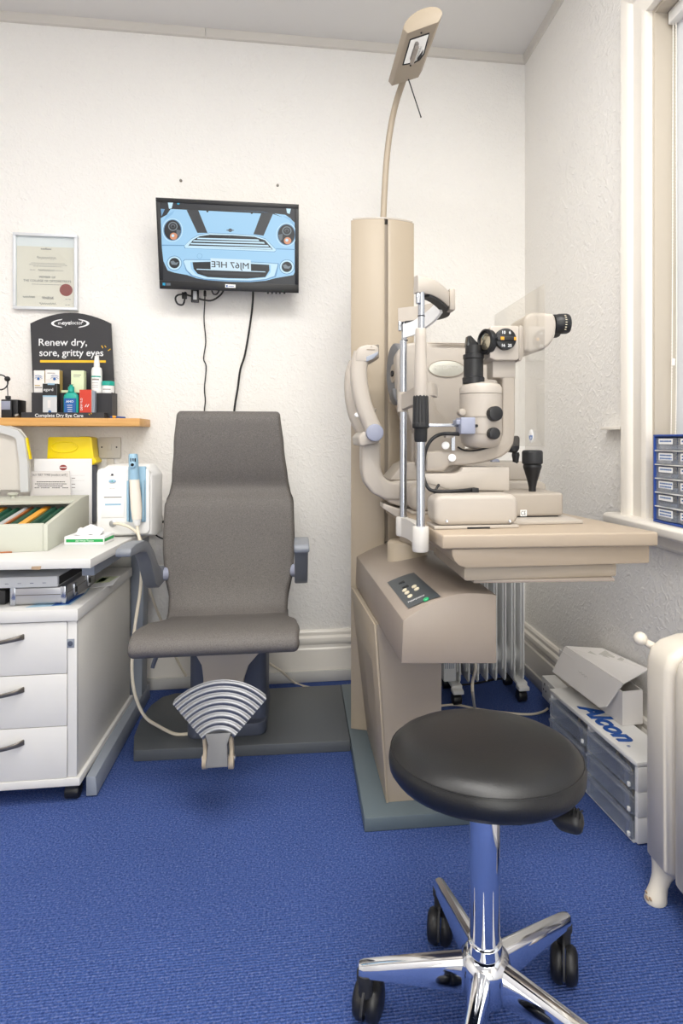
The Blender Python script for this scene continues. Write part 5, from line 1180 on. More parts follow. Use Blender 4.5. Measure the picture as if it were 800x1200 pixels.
# ================================================================== DESK, PEDESTAL
DT = .73
t = thing('office_desk', 'white topped desk with a grey metal cantilever frame and a chipped front edge', 'desk', (-.9, 2.15, 0))
dp = [(-1.75, 1.835), (-.602, 1.812), (-.572, 2.50), (-.60, 2.56), (-1.75, 2.60)]
MB().prism(dp, DT - .027, DT, 'z', .002).build('desk_top', M['white'], t)
q = [aY(x, y, 1.8135) for x, y in ((37, 664), (48.5, 663.4), (47.2, 667.6), (36.8, 667.4))]
mb = MB(); mb.slab([p + Vector((0, 0.0002, 0)) for p in q], [p + Vector((0, -.0007, 0)) for p in q]); mb.build('edge_chip', M['tan'], t)
mb = MB(); mb.box(-.657, -.620, 1.90, 2.46, .662, .702, .002); mb.build('top_rail', M['framegrey'], t)
mb = MB(); mb.hexa([(-.663, 2.44, .05), (-.617, 2.44, .05), (-.617, 2.52, .05), (-.663, 2.52, .05), (-.663, 2.46, .702), (-.612, 2.46, .702), (-.612, 2.54, .702), (-.663, 2.54, .702)], .003); mb.build('leg_post', M['framegrey'], t)
mb = MB(); mb.hexa([(-.634, 1.868, .004), (-.602, 1.868, .004), (-.612, 2.56, .004), (-.664, 2.56, .004), (-.634, 1.868, .064), (-.606, 1.868, .062), (-.617, 2.56, .062), (-.664, 2.56, .064)], .003); ft = mb.build('foot', M['framegrey'], t)
mb = MB(); mb.cyl((-.618, 1.89, 0), (-.618, 1.89, .005), .014); mb.cyl((-.635, 2.53, 0), (-.635, 2.53, .005), .014); mb.build('glide', M['black'], ft)
mb = MB(); mb.box(-1.74, -.664, 2.50, 2.52, .30, .66, .001); mb.build('modesty_panel', M['whiteside'], t)

t = thing('drawer_pedestal', 'white three-drawer pedestal on castors under the desk', 'drawer unit', (-.87, 2.12, 0))
PX0, PX1, PY0, PY1 = -1.10, -.644, 1.835, 2.405
mb = MB(); mb.box(PX0 + .008, PX1 - .006, PY0 + .018, PY1 - .01, .080, .544, .001); cr = mb.build('carcass', M['whiteside'], t)
MB().box(PX0, PX1, PY0 - .004, PY1, .545, .580, .002).build('top_board', M['white'], t)
MB().box(PX0, PX1 + .004, PY0, PY1, .056, .0795, .002).build('base_board', M['white'], t)
MB().box(-.676, PX1 - .006, PY0 + .005, PY0 + .0178, .081, .544, .001).build('front_stile', M['white'], t)
q = aY(82.5, 754, PY0 + .004); lk = MB().box(q.x - .011, q.x + .011, PY0 + .0035, PY0 + .006, q.z - .013, q.z + .013, .001).build('lock_plate', M['framegrey'], t)
mb = MB(); mb.rcyl((q.x, PY0 + .001, q.z), (q.x, PY0 + .0036, q.z), .0075, .001, 16); mb.box(q.x - .001, q.x + .001, PY0 + .0004, PY0 + .0012, q.z - .005, q.z + .005); mb.build('lock_barrel', M['slate'], lk)
for k in range(3):
    z1 = .542 - k * .1545; z0 = z1 - .1525
    d = MB().box(PX0 + .012, -.6772, PY0 + .002, PY0 + .0175, z0, z1, .0012).build('drawer', M['white'], t)
    zh = z1 - .046; y_ = PY0 + .002
    mb = MB(); mb.sweep([(-.955, y_ + .001, zh - .001), (-.945, y_ - .016, zh - .001), (-.90, y_ - .025, zh - .003), (-.855, y_ - .025, zh - .001), (-.812, y_ - .016, zh + .005), (-.797, y_ + .001, zh + .006)], rrect(-.0035, .0035, -.0085, .0085, .003, 2), smooth=5, scale=lambda s_: .62 + .38 * abs(2 * s_ - 1) ** 1.2); mb.build('handle', M['handle'], d, 45)
for x, y in ((-.672, 1.875), (-1.07, 1.875), (-.672, 2.365), (-1.07, 2.365)):
    mb = MB(); mb.rcyl((x - .020, y, .022), (x + .020, y, .022), .022, .004, 18); c_ = mb.build('caster', M['black'], t)
    mb = MB(); mb.box(x - .018, x + .018, y - .018, y + .018, .034, .0555, .004); mb.build('caster_bracket', M['blackm'], c_)

# things on the pedestal
PZ = .5805
t = thing('aluminium_case', 'small aluminium carry case with corner caps on the pedestal top', 'case', (-.77, 2.0, PZ))
a, b = aY(12.5, 706, 1.885), aY(76.5, 687.5, 1.885); zt_ = .635
mb = MB(); mb.prism(rrect(1.885, 2.16, PZ + .002, zt_, .006, 3), a.x, b.x, 'x', .002); bd = mb.build('case_body', M['alumatt'], t)
mb = MB(); zs = (PZ + zt_) / 2 + .004; mb.box(a.x - .0006, b.x + .0006, 1.8842, 2.161, zs - .001, zs + .001); mb.build('case_seam', M['handle'], bd)
for x in (a.x + .006, b.x - .006): MB().box(x - .0075, x + .0075, 1.8832, 1.90, PZ + .001, zt_ + .001, .002).build('corner_cap', M['steel'], bd)
for yy in (1.96, 2.08):
    mb = MB(); mb.box(b.x + .0002, b.x + .005, yy - .014, yy + .014, zs - .022, zs + .016, .0015); l_ = mb.build('latch', M['steel'], bd)
    mb = MB(); mb.box(b.x + .005, b.x + .0065, yy - .006, yy + .006, zs - .012, zs + .004); mb.build('latch_tongue', M['blackm'], l_)
t = thing('flat_file_box', 'flat grey file box lying on the aluminium case', 'box', (-.86, 2.0, zt_))
b = aY(67.5, 680, 1.875); mb = MB(); mb.box(-1.05, b.x, 1.875, 2.14, zt_ + .002, zt_ + .034, .002); bb_ = mb.build('box_body', M['clearlid'], t)
MB().box(b.x + .0002, b.x + .0015, 1.885, 2.13, zt_ + .006, zt_ + .031).build('box_end', M['blackm'], bb_)
mb = MB()
for x in (-.86, -.825, -.79, -.755): mb.box(x - .005, x + .005, 1.8743, 1.8752, zt_ + .014, zt_ + .0155)
mb.build('staple', M['steel'], bb_)
def sheet(nm, label, pts, z, m_, cat='leaflet', bands=()):
    g = [aZ(x, y, z) for x, y in pts]; mb = MB(); mb.slab(g, [p + Vector((0, 0, .0008)) for p in g]); o = single(nm, label, cat, mb, M[m_], 'leaflets on the pedestal')
    for pts2, m2 in bands:
        g = [aZ(x, y, z + .0009) for x, y in pts2]; mb = MB(); mb.slab(g, [p + Vector((0, 0, .0004)) for p in g]); mb.build('print', M[m2], o)
sheet('leaflet', 'blue printed leaflet sticking out under the aluminium case', ((30, 712), (82, 709), (100, 696), (107, 687), (98, 686), (70, 700)), PZ, 'lblue', bands=[(((60, 710), (80, 708), (97, 697), (102, 691), (96, 690), (75, 702)), 'alblue')])
sheet('leaflet', 'pink and red leaflet beside the aluminium case latch', ((84, 700), (100, 694), (106, 685), (92, 684)), PZ + .0016, 'paper2', bands=[(((90, 694), (96, 692), (100, 687), (94, 687)), 'redbox')])
sheet('leaflet', 'leaflet with a green garden picture at the back of the pedestal top', ((100, 690), (132, 686), (141, 675), (120, 675)), PZ, 'paper', bands=[(((106, 684), (128, 682), (139, 675.5), (121, 675.5)), 'pgreen'), (((112, 683), (122, 681), (128, 677), (120, 677)), 'green')])
mb = MB(); mb.box(-1.09, -.875, 1.90, 2.10, PZ + .0002, PZ + .045, .006); single('dark_pouch', 'dark pouch pushed to the hidden side of the aluminium case', 'pouch', mb, M['blackm'])

# ---------------------------------------------------------------- things on the desk
DZ = DT + .0006
t = thing('trial_lens_case', 'pale green-grey sloping case of trial lenses with green and orange rows on the desk', 'lens case', (-.777, 1.955, DZ), R(5))
local(True)
LW = -.86; LD = .50; HF, HB = .082, .130; YSL = .40
mb = MB(); side = [(0, 0), (LD, 0), (LD, HB), (YSL, HB), (0, HF)]
mb.prism(side, -.014, 0, 'x', .0015); mb.build('side_panel', M['lens_case'], t)
mb = MB(); mb.prism(side, LW, LW + .014, 'x', .0015); mb.build('side_panel', M['lens_case'], t)
mb = MB(); mb.prism([(0, 0), (.014, 0), (.014, HF + .0048), (0, HF)], LW + .0142, -.0142, 'x', .001); mb.build('front_panel', M['lens_case'], t)
mb = MB(); mb.box(LW + .0142, -.0142, LD - .012, LD, 0, HB); mb.build('back_panel', M['lens_case'], t)
mb = MB(); mb.prism([(YSL - .055, HB - .0077), (YSL, HB), (LD - .0122, HB), (LD - .0122, HB - .010), (YSL, HB - .010), (YSL - .055, HB - .018)], LW + .0142, -.0142, 'x', .001); tr_ = mb.build('top_flap', M['lens_case'], t)
mb = MB(); mb.lathe([(.008, 0), (.006, .008), (.017, .013), (.018, .018), (.012, .021), (.001, .0215)], (-.245, YSL + .02, HB), n=20); mb.build('knob', M['lens_case'], tr_)
zf = lambda y: .046 + (HB - HF) * .9 * (y / YSL)
mb = MB(); mb.prism([(.0145, zf(0) - .03), (.42, zf(.42) - .03), (.42, zf(.42) - .012), (.0145, zf(0) - .012)], LW + .0145, -.0145, 'x'); mb.build('tray', M['lenswood'], t)
rows = [('lenswood', .008, 0), ('paper2', .022, -1), ('lensgreen', .030, 1), ('lensgreen', .030, 1), ('lensorange', .024, 0), ('lensgreen', .034, 1), ('lenswood', .010, 0), ('clearlid', .026, 1), ('lensgreen', .028, 1), ('lensgreen', .026, 1), ('lensorange', .024, 0), ('lensred', .032, 1), ('lensorange', .022, 0), ('lensgreen', .034, 1), ('lensgreen', .030, 1), ('lensorange', .022, 0), ('lensred', .034, 1), ('lensred', .030, 1), ('lenswood', .010, 0), ('lensgreen', .034, 1), ('lensgreen', .03, 1), ('lensorange', .024, 0), ('lensgreen', .03, 1)]
x = -.018
for m_, wd, kind in rows:
    if kind < 1:
        zz = .006 if kind == 0 else -.004
        mb = MB(); mb.prism([(.016, zf(.016) - .0118), (.40, zf(.40) - .0118), (.40, zf(.40) + zz + .004), (.016, zf(.016) + zz + .004)], x - wd + .001, x - .001, 'x'); mb.build('divider', M[m_], t)
    else:
        mb = MB(); y = .022
        while y < .385:
            z = zf(y); w2 = wd - .003
            mb.prism([(x - wd / 2 + w2 / 2 * math.cos(R(k)), z - .008 + .020 * math.sin(R(k)) + (0 if 1 else 0)) for k in range(0, 181, 30)], y, y + .0042, 'y'); y += .0062
        mb.build('lens_row', M[m_], t)['kind'] = 'stuff'
    x -= wd
local(False)
# open lid standing up behind, with a translucent rim
yl_ = 2.475
def lp_(px, py, dy=0.): return aY(px, py, yl_ + dy)
rimp = [(-30, 490), (-6, 495), (12, 499), (24, 503), (31, 511), (35, 540), (36, 574)]
g = [lp_(x, y, .012) for x, y in rimp] + [lp_(-30, 574, .012)]
mb = MB(); mb.slab(g, [p + Vector((0, .004, 0)) for p in g]); ld_ = mb.build('lid', M['trimgrey'], t)
mb = MB(); mb.sweep([lp_(x - 3, y + 2.2) for x, y in rimp], [(-.026, -.008), (.004, -.008), (.004, .008), (-.026, .008)], up=(0, 1, 0), smooth=0); mb.build('lid_rim', M['clearlid'], ld_)
mb = MB(); mb.sweep([lp_(x, y, .012) for x, y in ((31.5, 513), (33.5, 525), (36, 538))], [(-.003, -.006), (.003, -.006), (.003, .006), (-.003, .006)], up=(0, 1, 0), smooth=0); mb.build('yellow_edge', M['yellow'], ld_)
# cards standing behind the case
yq = 2.545
a, b = aY(40, 600, yq), aY(107.5, 537.5, yq)
t = thing('document', 'white printed document with a red round logo standing behind the lens case', 'document', ((a.x + b.x) / 2, yq, DZ))
mb = MB(); mb.box(a.x, b.x, yq, yq + .003, DZ, b.z); sh_ = mb.build('document_sheet', M['paper'], t)
q = aY(74, 548, yq - .0004); mb = MB(); mb.prism(ell(q.x, q.z, .0145, .0115, 24), yq - .0005, yq, 'y'); lg = mb.build('logo_print', M['red'], sh_)
mb = MB(); mb.box(q.x - .0125, q.x + .0125, yq - .0007, yq - .0005, q.z - .001, q.z + .0025); mb.build('logo_band', M['paper'], lg)
mb = MB()
for x0_, x1_, y_ in ((84, 88, 560), (84, 88, 567), (84, 88, 571)): a, b = aY(x0_, y_ + .8, yq - .0004), aY(x1_, y_, yq - .0004); mb.box(a.x, b.x, yq - .0004, yq, a.z, b.z)
for x0_, x1_, y_ in ((83, 99, 557), (83, 99, 563), (83, 99, 575)): a, b = aY(x0_, y_ + .25, yq - .0004), aY(x1_, y_, yq - .0004); mb.box(a.x, b.x, yq - .0004, yq, a.z, b.z)
mb.build('form_print', M['inklight'], sh_)
yq = 2.515
g = [aY(36.5, 600, yq), aY(84, 600, yq), aY(81.5, 552, yq), aY(34.3, 552.5, yq)]; g[0].z = DZ + .0005; g[1].z = DZ + .0005
t = thing('reading_card', 'grey near-vision reading test card leaning against the white document', 'card', (g[0].lerp(g[1], .5).x, yq, DZ))
mb = MB(); mb.slab(g, [p + Vector((0, .002, 0)) for p in g]); cd = mb.build('card_sheet', M['paper2'], t)
q = aY(58, 557.6, yq - .0005); text('N.5 TEST TYPES (modern serif)', .0115, face_front(q.x, yq - .0006, q.z), M['ink'], cd, align='CENTER', fit=39 * (aY(58, 557, yq).x - aY(57, 557, yq).x))
mb = MB(); rnd = random.Random(5)
for y_, x0_, x1_ in ((564.2, 43, 76), (566.6, 41, 78), (569, 44, 74), (571.2, 40.5, 46), (571.2, 48, 58), (571.2, 61, 70), (571.2, 73, 80)):
    x = x0_
    while x < x1_:
        l = rnd.uniform(1.2, 2.6); a, b = aY(x, y_ + .9, yq - .0004), aY(min(x + l, x1_), y_, yq - .0004); mb.box(a.x, b.x, yq - .0005, yq, a.z, b.z); x += l + .5
mb.build('small_print', M['ink'], cd)
mb = MB()
for c4 in (((36.9, 554.6), (79, 555)), ((36.9, 558.6), (79, 559)), ((36.9, 554.6), (37.2, 559)), ((78.7, 554.6), (79, 559))): a, b = aY(c4[0][0], c4[1][1], yq), aY(c4[1][0], c4[0][1], yq); mb.box(a.x, b.x, yq - .0004, yq, a.z, b.z)
mb.build('title_box', M['inklight'], cd)
# yellow container
ya = 2.575
t = thing('yellow_container', 'bright yellow plastic container with an oval boss behind the white document', 'container', (aY(83, 540, ya).x, 2.61, DZ))
pr = [(56, 545), (55, 538), (56.2, 513.5), (57.5, 512), (93, 512), (94, 511.5), (104, 511.8), (107, 513), (109.5, 536), (113, 540), (113, 542), (108, 545)]
g = [aY(x, y, ya) for x, y in pr]; mb = MB(); mb.slab(g, [p + Vector((0, .07, 0)) for p in g], .006, 3, 20); yb_ = mb.build('container_lid', M['yellow'], t, 45)
q = aY(75, 524, ya - .001); mb = MB(); mb.tube([Vector((q.x + .052 * math.cos(R(k)), ya - .0005, q.z + .022 * math.sin(R(k)))) for k in range(0, 361, 15)], .003, 8, 0); mb.build('oval_boss', M['yellow'], yb_)
a, b = aY(57, 545, ya + .002), aY(108.5, 545, ya + .002); mb = MB(); mb.box(a.x, b.x, ya + .004, ya + .066, DZ, a.z - .0005, .004); mb.build('container_body', M['slate'], t)
# handheld tonometer on its base unit
yt_ = 2.20
a, b = aY(112, 626, yt_), aY(176.5, 547.5, yt_); zt_ = b.z
t = thing('tonometer_unit', 'white desktop unit with a slot printer and blue cradle by the desk corner', 'medical device', ((a.x + b.x) / 2, yt_ + .08, DZ))
def ring_t(ins, y): return [Vector((x, y, z)) for x, z in [(a.x + ins, DZ + .004 + ins), (b.x - ins, DZ + .004 + ins), (b.x - ins, zt_ - .03), (b.x - .02, zt_ - ins), (a.x + .028, zt_ - ins), (a.x + ins, zt_ - .028)]]
mb = MB(); mb.loft([ring_t(.0, yt_ + .012), ring_t(-.008, yt_ + .05), ring_t(-.008, yt_ + .15)], bev=.006)
fr_ = [Vector((x, yt_, z)) for x, z in rrect(a.x + .003, b.x - .004, DZ + .008, zt_ - .004, .018, 4)]
mb.slab(fr_, [p + Vector((0, .03, 0)) for p in fr_], .006, 3, 30); ub = mb.build('unit_body', M['whitepl'], t, 40)
def fr(px, py): return aY(px, py, yt_ - .0005)
a_, b_ = fr(118.8, 606.5), fr(145.5, 579.5); mb = MB(); mb.box(a_.x, b_.x, yt_ - .003, yt_, a_.z, b_.z, .002); pd_ = mb.build('printer_door', M['whitepl'], ub)
a_, b_ = fr(122, 583.2), fr(142.8, 582), ; mb = MB(); mb.box(a_.x, b_.x, yt_ - .0036, yt_ - .003, a_.z, b_.z); mb.build('paper_slot', M['handle'], pd_)
a_, b_ = fr(123.3, 592.3), fr(142, 590); mb = MB(); mb.box(a_.x, b_.x, yt_ - .0036, yt_ - .003, a_.z, b_.z); mb.build('name_strip', M['lblue'], pd_)
q = fr(131.8, 563.8); mb = MB(); mb.prism(ell(q.x, q.z, .0125, .0062, 24), yt_ - .004, yt_, 'y', .001); bt = mb.build('button', M['lblue'], ub)
mb = MB(); mb.ball((q.x, yt_ - .004, q.z), .0022, 8); mb.build('button_light', M['greenled'], bt)
q = fr(131.5, 556.3); mb = MB(); mb.lathe([(.0042, 0), (.0042, .001), (.001, .001)], (q.x, yt_, q.z), (0, -1, 0), 12); mb.build('sensor', M['ink'], ub)
q = fr(131.5, 572.5); mb = MB(); mb.tube([Vector((q.x + .010 * math.cos(R(k)), yt_ - .0004, q.z + .003 + .004 * math.sin(R(k)))) for k in range(200, 341, 20)], .0007, 4, 0); q = fr(131.5, 556.8); mb.tube([Vector((q.x + .010 * math.cos(R(k)), yt_ - .0004, q.z + .002 + .004 * math.sin(R(k)))) for k in range(200, 341, 20)], .0007, 4, 0); mb.build('symbol_print', M['inklight'], ub)
a_, b_ = fr(150.3, 612), fr(171, 546.5); mb = MB(); mb.box(a_.x, b_.x, yt_ - .004, yt_ + .01, a_.z, b_.z, .003); cr = mb.build('cradle', M['lblue'], ub)
for x in (a_.x + .003, b_.x - .006): MB().box(x - .004, x + .004, yt_ - .020, yt_ - .0042, a_.z + .004, b_.z - .05, .003).build('cradle_side', M['lblue'], cr)
q = fr(132.5, 613.5); mb = MB(); mb.lathe([(.0125, 0), (.0125, .004), (.009, .006), (.001, .006)], (q.x, yt_, q.z), (0, -1, 0), 18); mb.build('cable_socket', M['alumatt'], ub)
yh = yt_ - .030
t = thing('tonometer_handset', 'cream and light blue handheld probe standing in the cradle of the white unit', 'medical device', aY(160, 616, yh))
def ringh(px, py, w_, d_, n=18): c_ = aY(px, py, yh); return [c_ + Vector((w_ * math.cos(2 * math.pi * k / n), d_ * math.sin(2 * math.pi * k / n), 0)) for k in range(n)]
kh = (aY(161, 560, yh) - aY(160, 560, yh)).x
mb = MB(); mb.loft([ringh(160.7, 615.5, 3.6 * kh, .011), ringh(160.6, 614, 4.6 * kh, .013), ringh(160.4, 608.5, 5 * kh, .014)]); mb.build('tail', M['whitepl'], t, 50)
mb = MB(); mb.loft([ringh(160.4, 608.4, 5.6 * kh, .016), ringh(159.8, 595, 6.6 * kh, .018), ringh(158.6, 580, 6.4 * kh, .018), ringh(157.4, 562, 5.8 * kh, .017)]); mb.build('grip', M['cream'], t, 50)
mb = MB(); mb.loft([ringh(157.3, 561.8, 5.7 * kh, .0165), ringh(157, 552, 5.7 * kh, .017), ringh(156.3, 540, 5.6 * kh, .018), ringh(156, 533.5, 5.3 * kh, .017), ringh(156, 531.8, 4.6 * kh, .014)]); hh_ = mb.build('handset_head', M['lblue'], t, 50)
q = aY(155.6, 544.5, yh - .0165); mb = MB(); mb.rcyl(q, q + Vector((0, -.006, 0)), .0115, .002, 18); tp = mb.build('probe_ring', M['lblue'], hh_); mb = MB(); q += Vector((0, -.0062, 0)); mb.cyl(q, q + Vector((0, -.001, 0)), .0055, n=14); mb.build('probe_tip', M['blackgl'], tp)
mb = MB()
for dx, m in ((-2.4, 0), (.0, 1), (2.4, 0)): q = aY(155.8 + dx, 539, yh - .0165); mb.box(q.x - .0022, q.x + .0022, q.y - .0012, q.y + .002, q.z - .006, q.z + .006, .001)
mb.build('display_window', M['blackgl'], hh_)
# its lead: from the unit, round the desk end and down to the chair foot; and the return loop
mb = MB(); mb.tube([aY(x, y, v) for x, y, v in ((133.5, 613.6, yt_ - .008), (140, 614, yt_ - .02), (150, 617, yt_ - .03), (160, 624, yt_ - .04), (165.5, 635, yt_ - .03), (168, 655, 2.18), (172, 678, 2.24), (180, 705, 2.32), (192, 735, 2.40), (205, 768, 2.44), (218, 792, 2.46))], .0052, 8, 6)
single('device_lead', 'cream lead from the white unit dropping behind the chair seat', 'cable', mb, M['cablew'])
mb = MB(); pts = [aY(x, y, v) for x, y, v in ((160.7, 615, yh - .004), (161.5, 622, 2.16), (164, 636, 2.14), (166, 655, 2.13), (164.5, 690, 2.12), (158.5, 730, 2.10), (155, 765, 2.10), (155, 795, 2.10), (160, 820, 2.10), (170, 840, 2.11), (184, 850, 2.125))]; pts += [Vector((x, y, .045)) for x, y in ((-.43, 2.14), (-.38, 2.135), (-.345, 2.14))]
pts = [Vector((p.x, p.y, max(p.z, .0445))) for p in pts]; mb.tube(pts, .0055, 8, 6)
single('device_lead', 'cream handset lead hanging in a long loop from desk to chair base', 'cable', mb, M['cablew'])
# tissue box
t = thing('tissue_box', 'flat white tissue box with a green band and a tissue pulled up', 'tissue box', (-.70, 2.10, DZ), R(-4))
local(True)
mb = MB(); mb.box(-.064, .064, -.045, .045, 0, .028, .001); bx = mb.build('tissue_carton', M['paper'], t)
mb = MB(); mb.box(-.058, .062, -.0456, -.045, .009, .019); mb.box(.064, .0646, -.040, .040, .009, .019); gb = mb.build('green_band', M['green'], bx)
text('200 White Tissues', .0078, Matrix.Translation((-.028, -.0459, .0112)) @ Matrix.Rotation(R(90), 4, 'X'), M['whiteink'], gb)
mb = MB(); mb.prism(ell(0, 0, .040, .014, 20), .028, .0286, 'z'); mb.build('slot_film', M['whitepl'], bx)
rg = []
for i in range(9):
    u_ = -1 + 2 * i / 8; row = []
    for j in range(9):
        v_ = j / 8; hgt = .030 * math.sin(math.pi * v_) * (1 - .55 * abs(u_) ** 2) + .004 * math.sin(7 * u_ + 3 * v_)
        row.append((u_ * .046 + .006 * math.sin(5 * v_), (v_ - .5) * .05 + .008 * math.sin(4 * u_), .0285 + max(0, hgt)))
    rg.append(row)
mb = MB(); mb.loft(rg, closed=False); mb.build('tissue', M['paper'], t, 70)
local(False)
# light blue pen-like tool at the desk's front edge
mb = MB(); a, b = aZ(-6, 642.5, DZ + .010), aZ(21.5, 642, DZ + .010); mb.tube([a, a.lerp(b, .5) + Vector((0, 0, .002)), b], lambda s_: .0125 if s_ < .8 else .0105, 12, 5)
single('pen_torch', 'light blue pen torch lying near the desk front edge', 'torch', mb, M['lblue'])
mb = MB(); a, b = aZ(-4, 648, DZ + .002), aZ(14, 647, DZ + .002); mb.tube([a, a.lerp(b, .5) + Vector((0, .004, 0)), b], .0022, 6, 4); single('wooden_stick', 'thin wooden stick lying in front of the pen torch', 'stick', mb, M['lenswood'])

# ================================================================== RIGHT SIDE
# oil-filled heater in the corner
t = thing('oil_radiator', 'white finned portable oil heater on castors in the corner under the table', 'heater', (.77, 2.42, 0))
HX0, HX1, HYA, HYB = .655, .925, 2.335, 2.50
def finp(y0, y1, z0, z1): return [(y0 + .012, z0), (y0 + .002, z0 + .012), (y0, z0 + .05), (y0, z1 - .06), (y0 + .012, z1 - .02), (y0 + .04, z1), (y1 - .04, z1), (y1 - .012, z1 - .02), (y1, z1 - .06), (y1, z0 + .05), (y1 - .002, z0 + .012), (y1 - .012, z0)]
fin_me = None
for k in range(8):
    x = HX0 + (HX1 - HX0) * k / 7
    mb = MB(); mb.prism(finp(HYA, HYB, .085, .64), x - .003, x + .003, 'x', .001)
    mb.prism(finp(HYA + .018, HYB - .018, .12, .60), x - .008, x + .008, 'x', .004)
    mb.build('fin', M['oilwhite'], t)
for z in (.17, .56):
    mb = MB(); mb.cyl((HX0 - .02, 2.417, z), (HX1 + .024, 2.417, z), .030, n=24)
    for k in range(8): x = HX0 + (HX1 - HX0) * k / 7; mb.lathe([(.036, -.013), (.046, -.006), (.046, .006), (.036, .013)], (x, 2.417, z), (1, 0, 0), 24)
    mb.build('oil_tube', M['oilwhite'], t, 50)
mb = MB(); mb.box(.585, .640, HYA - .004, HYB + .004, .095, .66, .008); cu_ = mb.build('control_unit', M['oilwhite'], t)
mb = MB()
for i in range(5): mb.box(.592 + i * .0085, .5955 + i * .0085, HYA - .0052, HYA - .0038, .15, .20)
mb.build('vent_slot', M['frosted'], cu_)
for x in (.640, .915):
    mb = MB(); mb.prism([(x - .022, 2.325), (x + .022, 2.325), (x + .016, 2.52), (x - .016, 2.52)], .068, .082, 'z', .003); mb.prism([(x - .022, 2.30), (x + .022, 2.30), (x + .024, 2.34), (x - .024, 2.34)], .054, .070, 'z', .004); ft = mb.build('foot', M['oilwhite'], t)
    for y in (2.335, 2.50):
        mb = MB(); mb.rcyl((x - .018, y, .0245), (x + .018, y, .0245), .0245, .005, 18); mb.box(x - .010, x + .010, y - .010, y + .010, .035, .066, .002); mb.build('caster', M['black'], ft)
# leads on the floor
mb = MB(); mb.tube([aY(556.5, 776, 1.95), aY(557, 785, 1.96), aY(553.5, 800, 2.0), aY(554, 815, 2.0), Vector(aZ(557, 832, .006)), aZ(566, 850, .006)], .0055, 8, 6); single('floor_lead', 'cream lead dropping from under the console to the carpet', 'cable', mb, M['cablew'])
mb = MB(); mb.tube([aZ(516, 827, .005), aZ(535, 826, .005), aZ(560, 831, .005), aZ(600, 836, .005), aZ(622, 837, .005), aZ(636, 834, .006), aZ(642, 830, .02)], .0045, 8, 6); single('floor_lead', 'cream lead running across the carpet to the white extension socket', 'cable', mb, M['cablew'])
mb = MB(); mb.tube([aY(306, 772, 2.47), aY(318, 779, 2.50), aY(330, 787, 2.53), aZ(345, 800, .005), aZ(365, 806, .005), aZ(390, 808, .005), aZ(412, 808, .005)], .0048, 8, 6); single('floor_lead', 'cream lead along the skirting from the chair to the column', 'cable', mb, M['cablew'])
mb = MB(); mb.tube([aZ(500, 800, .005), aZ(530, 803, .005), aZ(555, 801, .005), aZ(580, 796, .005), aZ(598, 795, .005)], .004, 7, 5); single('heater_lead', 'black heater lead lying on the carpet under the fins', 'cable', mb, M['cablek'])

# extension socket on the skirting
t = thing('extension_socket', 'white double extension socket against the skirting beside the plastic drawers', 'socket', (1.0, 2.19, .05))
mb = MB(); mb.box(.972, 1.0285, 2.06, 2.265, .048, .132, .004); bs = mb.build('socket_box', M['whitepl'], t)
mb = MB()
for y in (2.235, 2.16):
    for dy, dz, h in ((0, .018, .010), (.011, -.006, .006), (-.011, -.006, .006)): mb.box(.9712, .9722, y + dy - .003, y + dy + .003, .090 + dz - h / 2, .090 + dz + h / 2)
mb.build('pin_hole', M['ink'], bs)
mb = MB(); mb.box(.970, .9722, 2.192, 2.204, .098, .118, .001); mb.build('rocker', M['whitepl'], bs)

# clear plastic drawers
t = thing('plastic_drawer_unit', 'low white drawer unit with clear plastic drawers and blue lettering on the carpet', 'drawer unit', (.892, 1.463, 0), R(4.1))
local(True)
DL, DD, DH = .475, .125, .222
MB().box(0, DD, 0, DL, DH - .014, DH, .004).build('top_board', M['whitepl'], t)
for z0, z1 in ((.004, .073), (.0735, .140), (.1405, .2075)):
    MB().box(.003, DD, 0, .014, z0, z1, .002).build('end_panel', M['whitepl'], t)
MB().box(.003, DD, DL - .014, DL, .004, .2075, .002).build('end_panel', M['whitepl'], t)
MB().box(DD - .008, DD, .0142, DL - .0142, .004, .2075).build('back_panel', M['whitepl'], t)
MB().box(.004, DD - .0082, DL / 2 - .005, DL / 2 + .005, .006, .2075).build('divider', M['whitepl'], t)
MB().box(0, DD - .0082, .0142, DL - .0142, 0, .0055).build('bottom_board', M['whitepl'], t)
for c_ in range(2):
    y0, y1 = (.0155, DL / 2 - .0065) if c_ == 0 else (DL / 2 + .0065, DL - .0155)
    for k in range(3):
        z0 = .008 + k * .0667; z1 = z0 + .060
        mb = MB(); mb.box(-.006, -.003, y0, y1, z0, z1, .0008, 1); mb.box(-.003, DD - .02, y0, y0 + .002, z0, z1 - .012); mb.box(-.003, DD - .02, y1 - .002, y1, z0, z1 - .012); mb.box(-.003, DD - .02, y0 + .002, y1 - .002, z0, z0 + .002)
        d = mb.build('drawer', M['cleard'], t)
        mb = MB(); mb.box(-.014, -.0062, y0 + .002, y1 - .002, z1 - .010, z1 - .004, .002); mb.build('pull_rail', M['cleard'], d)
        for yc_ in (y0 + .014, y1 - .014): MB().box(-.0105, -.0062, yc_ - .008, yc_ + .008, z0 + .006, z1 - .012, .0015).build('corner_catch', M['cleard'], d)
        mb = MB(); mb.box(-.013, -.0064, y0 + .001, y0 + .010, z0 + .008, z0 + .020, .002); mb.build('stop', M['whitepl'], d)
fx_ = Matrix.Translation((.022, .326, DH + .0004)) @ Matrix(((0, 1, 0, 0), (-1, 0, 0, 0), (0, 0, 1, 0), (0, 0, 0, 1)))
text('Alcon', .088, fx_, M['alblue'], t, bold=.09, fit=.232, shear=.25)
text('®', .014, Matrix.Translation((.026, .085, DH + .0004)) @ Matrix(((0, 1, 0, 0), (-1, 0, 0, 0), (0, 0, 1, 0), (0, 0, 0, 1))), M['alblue'], t)
local(False)
Wd = WM[t.name]
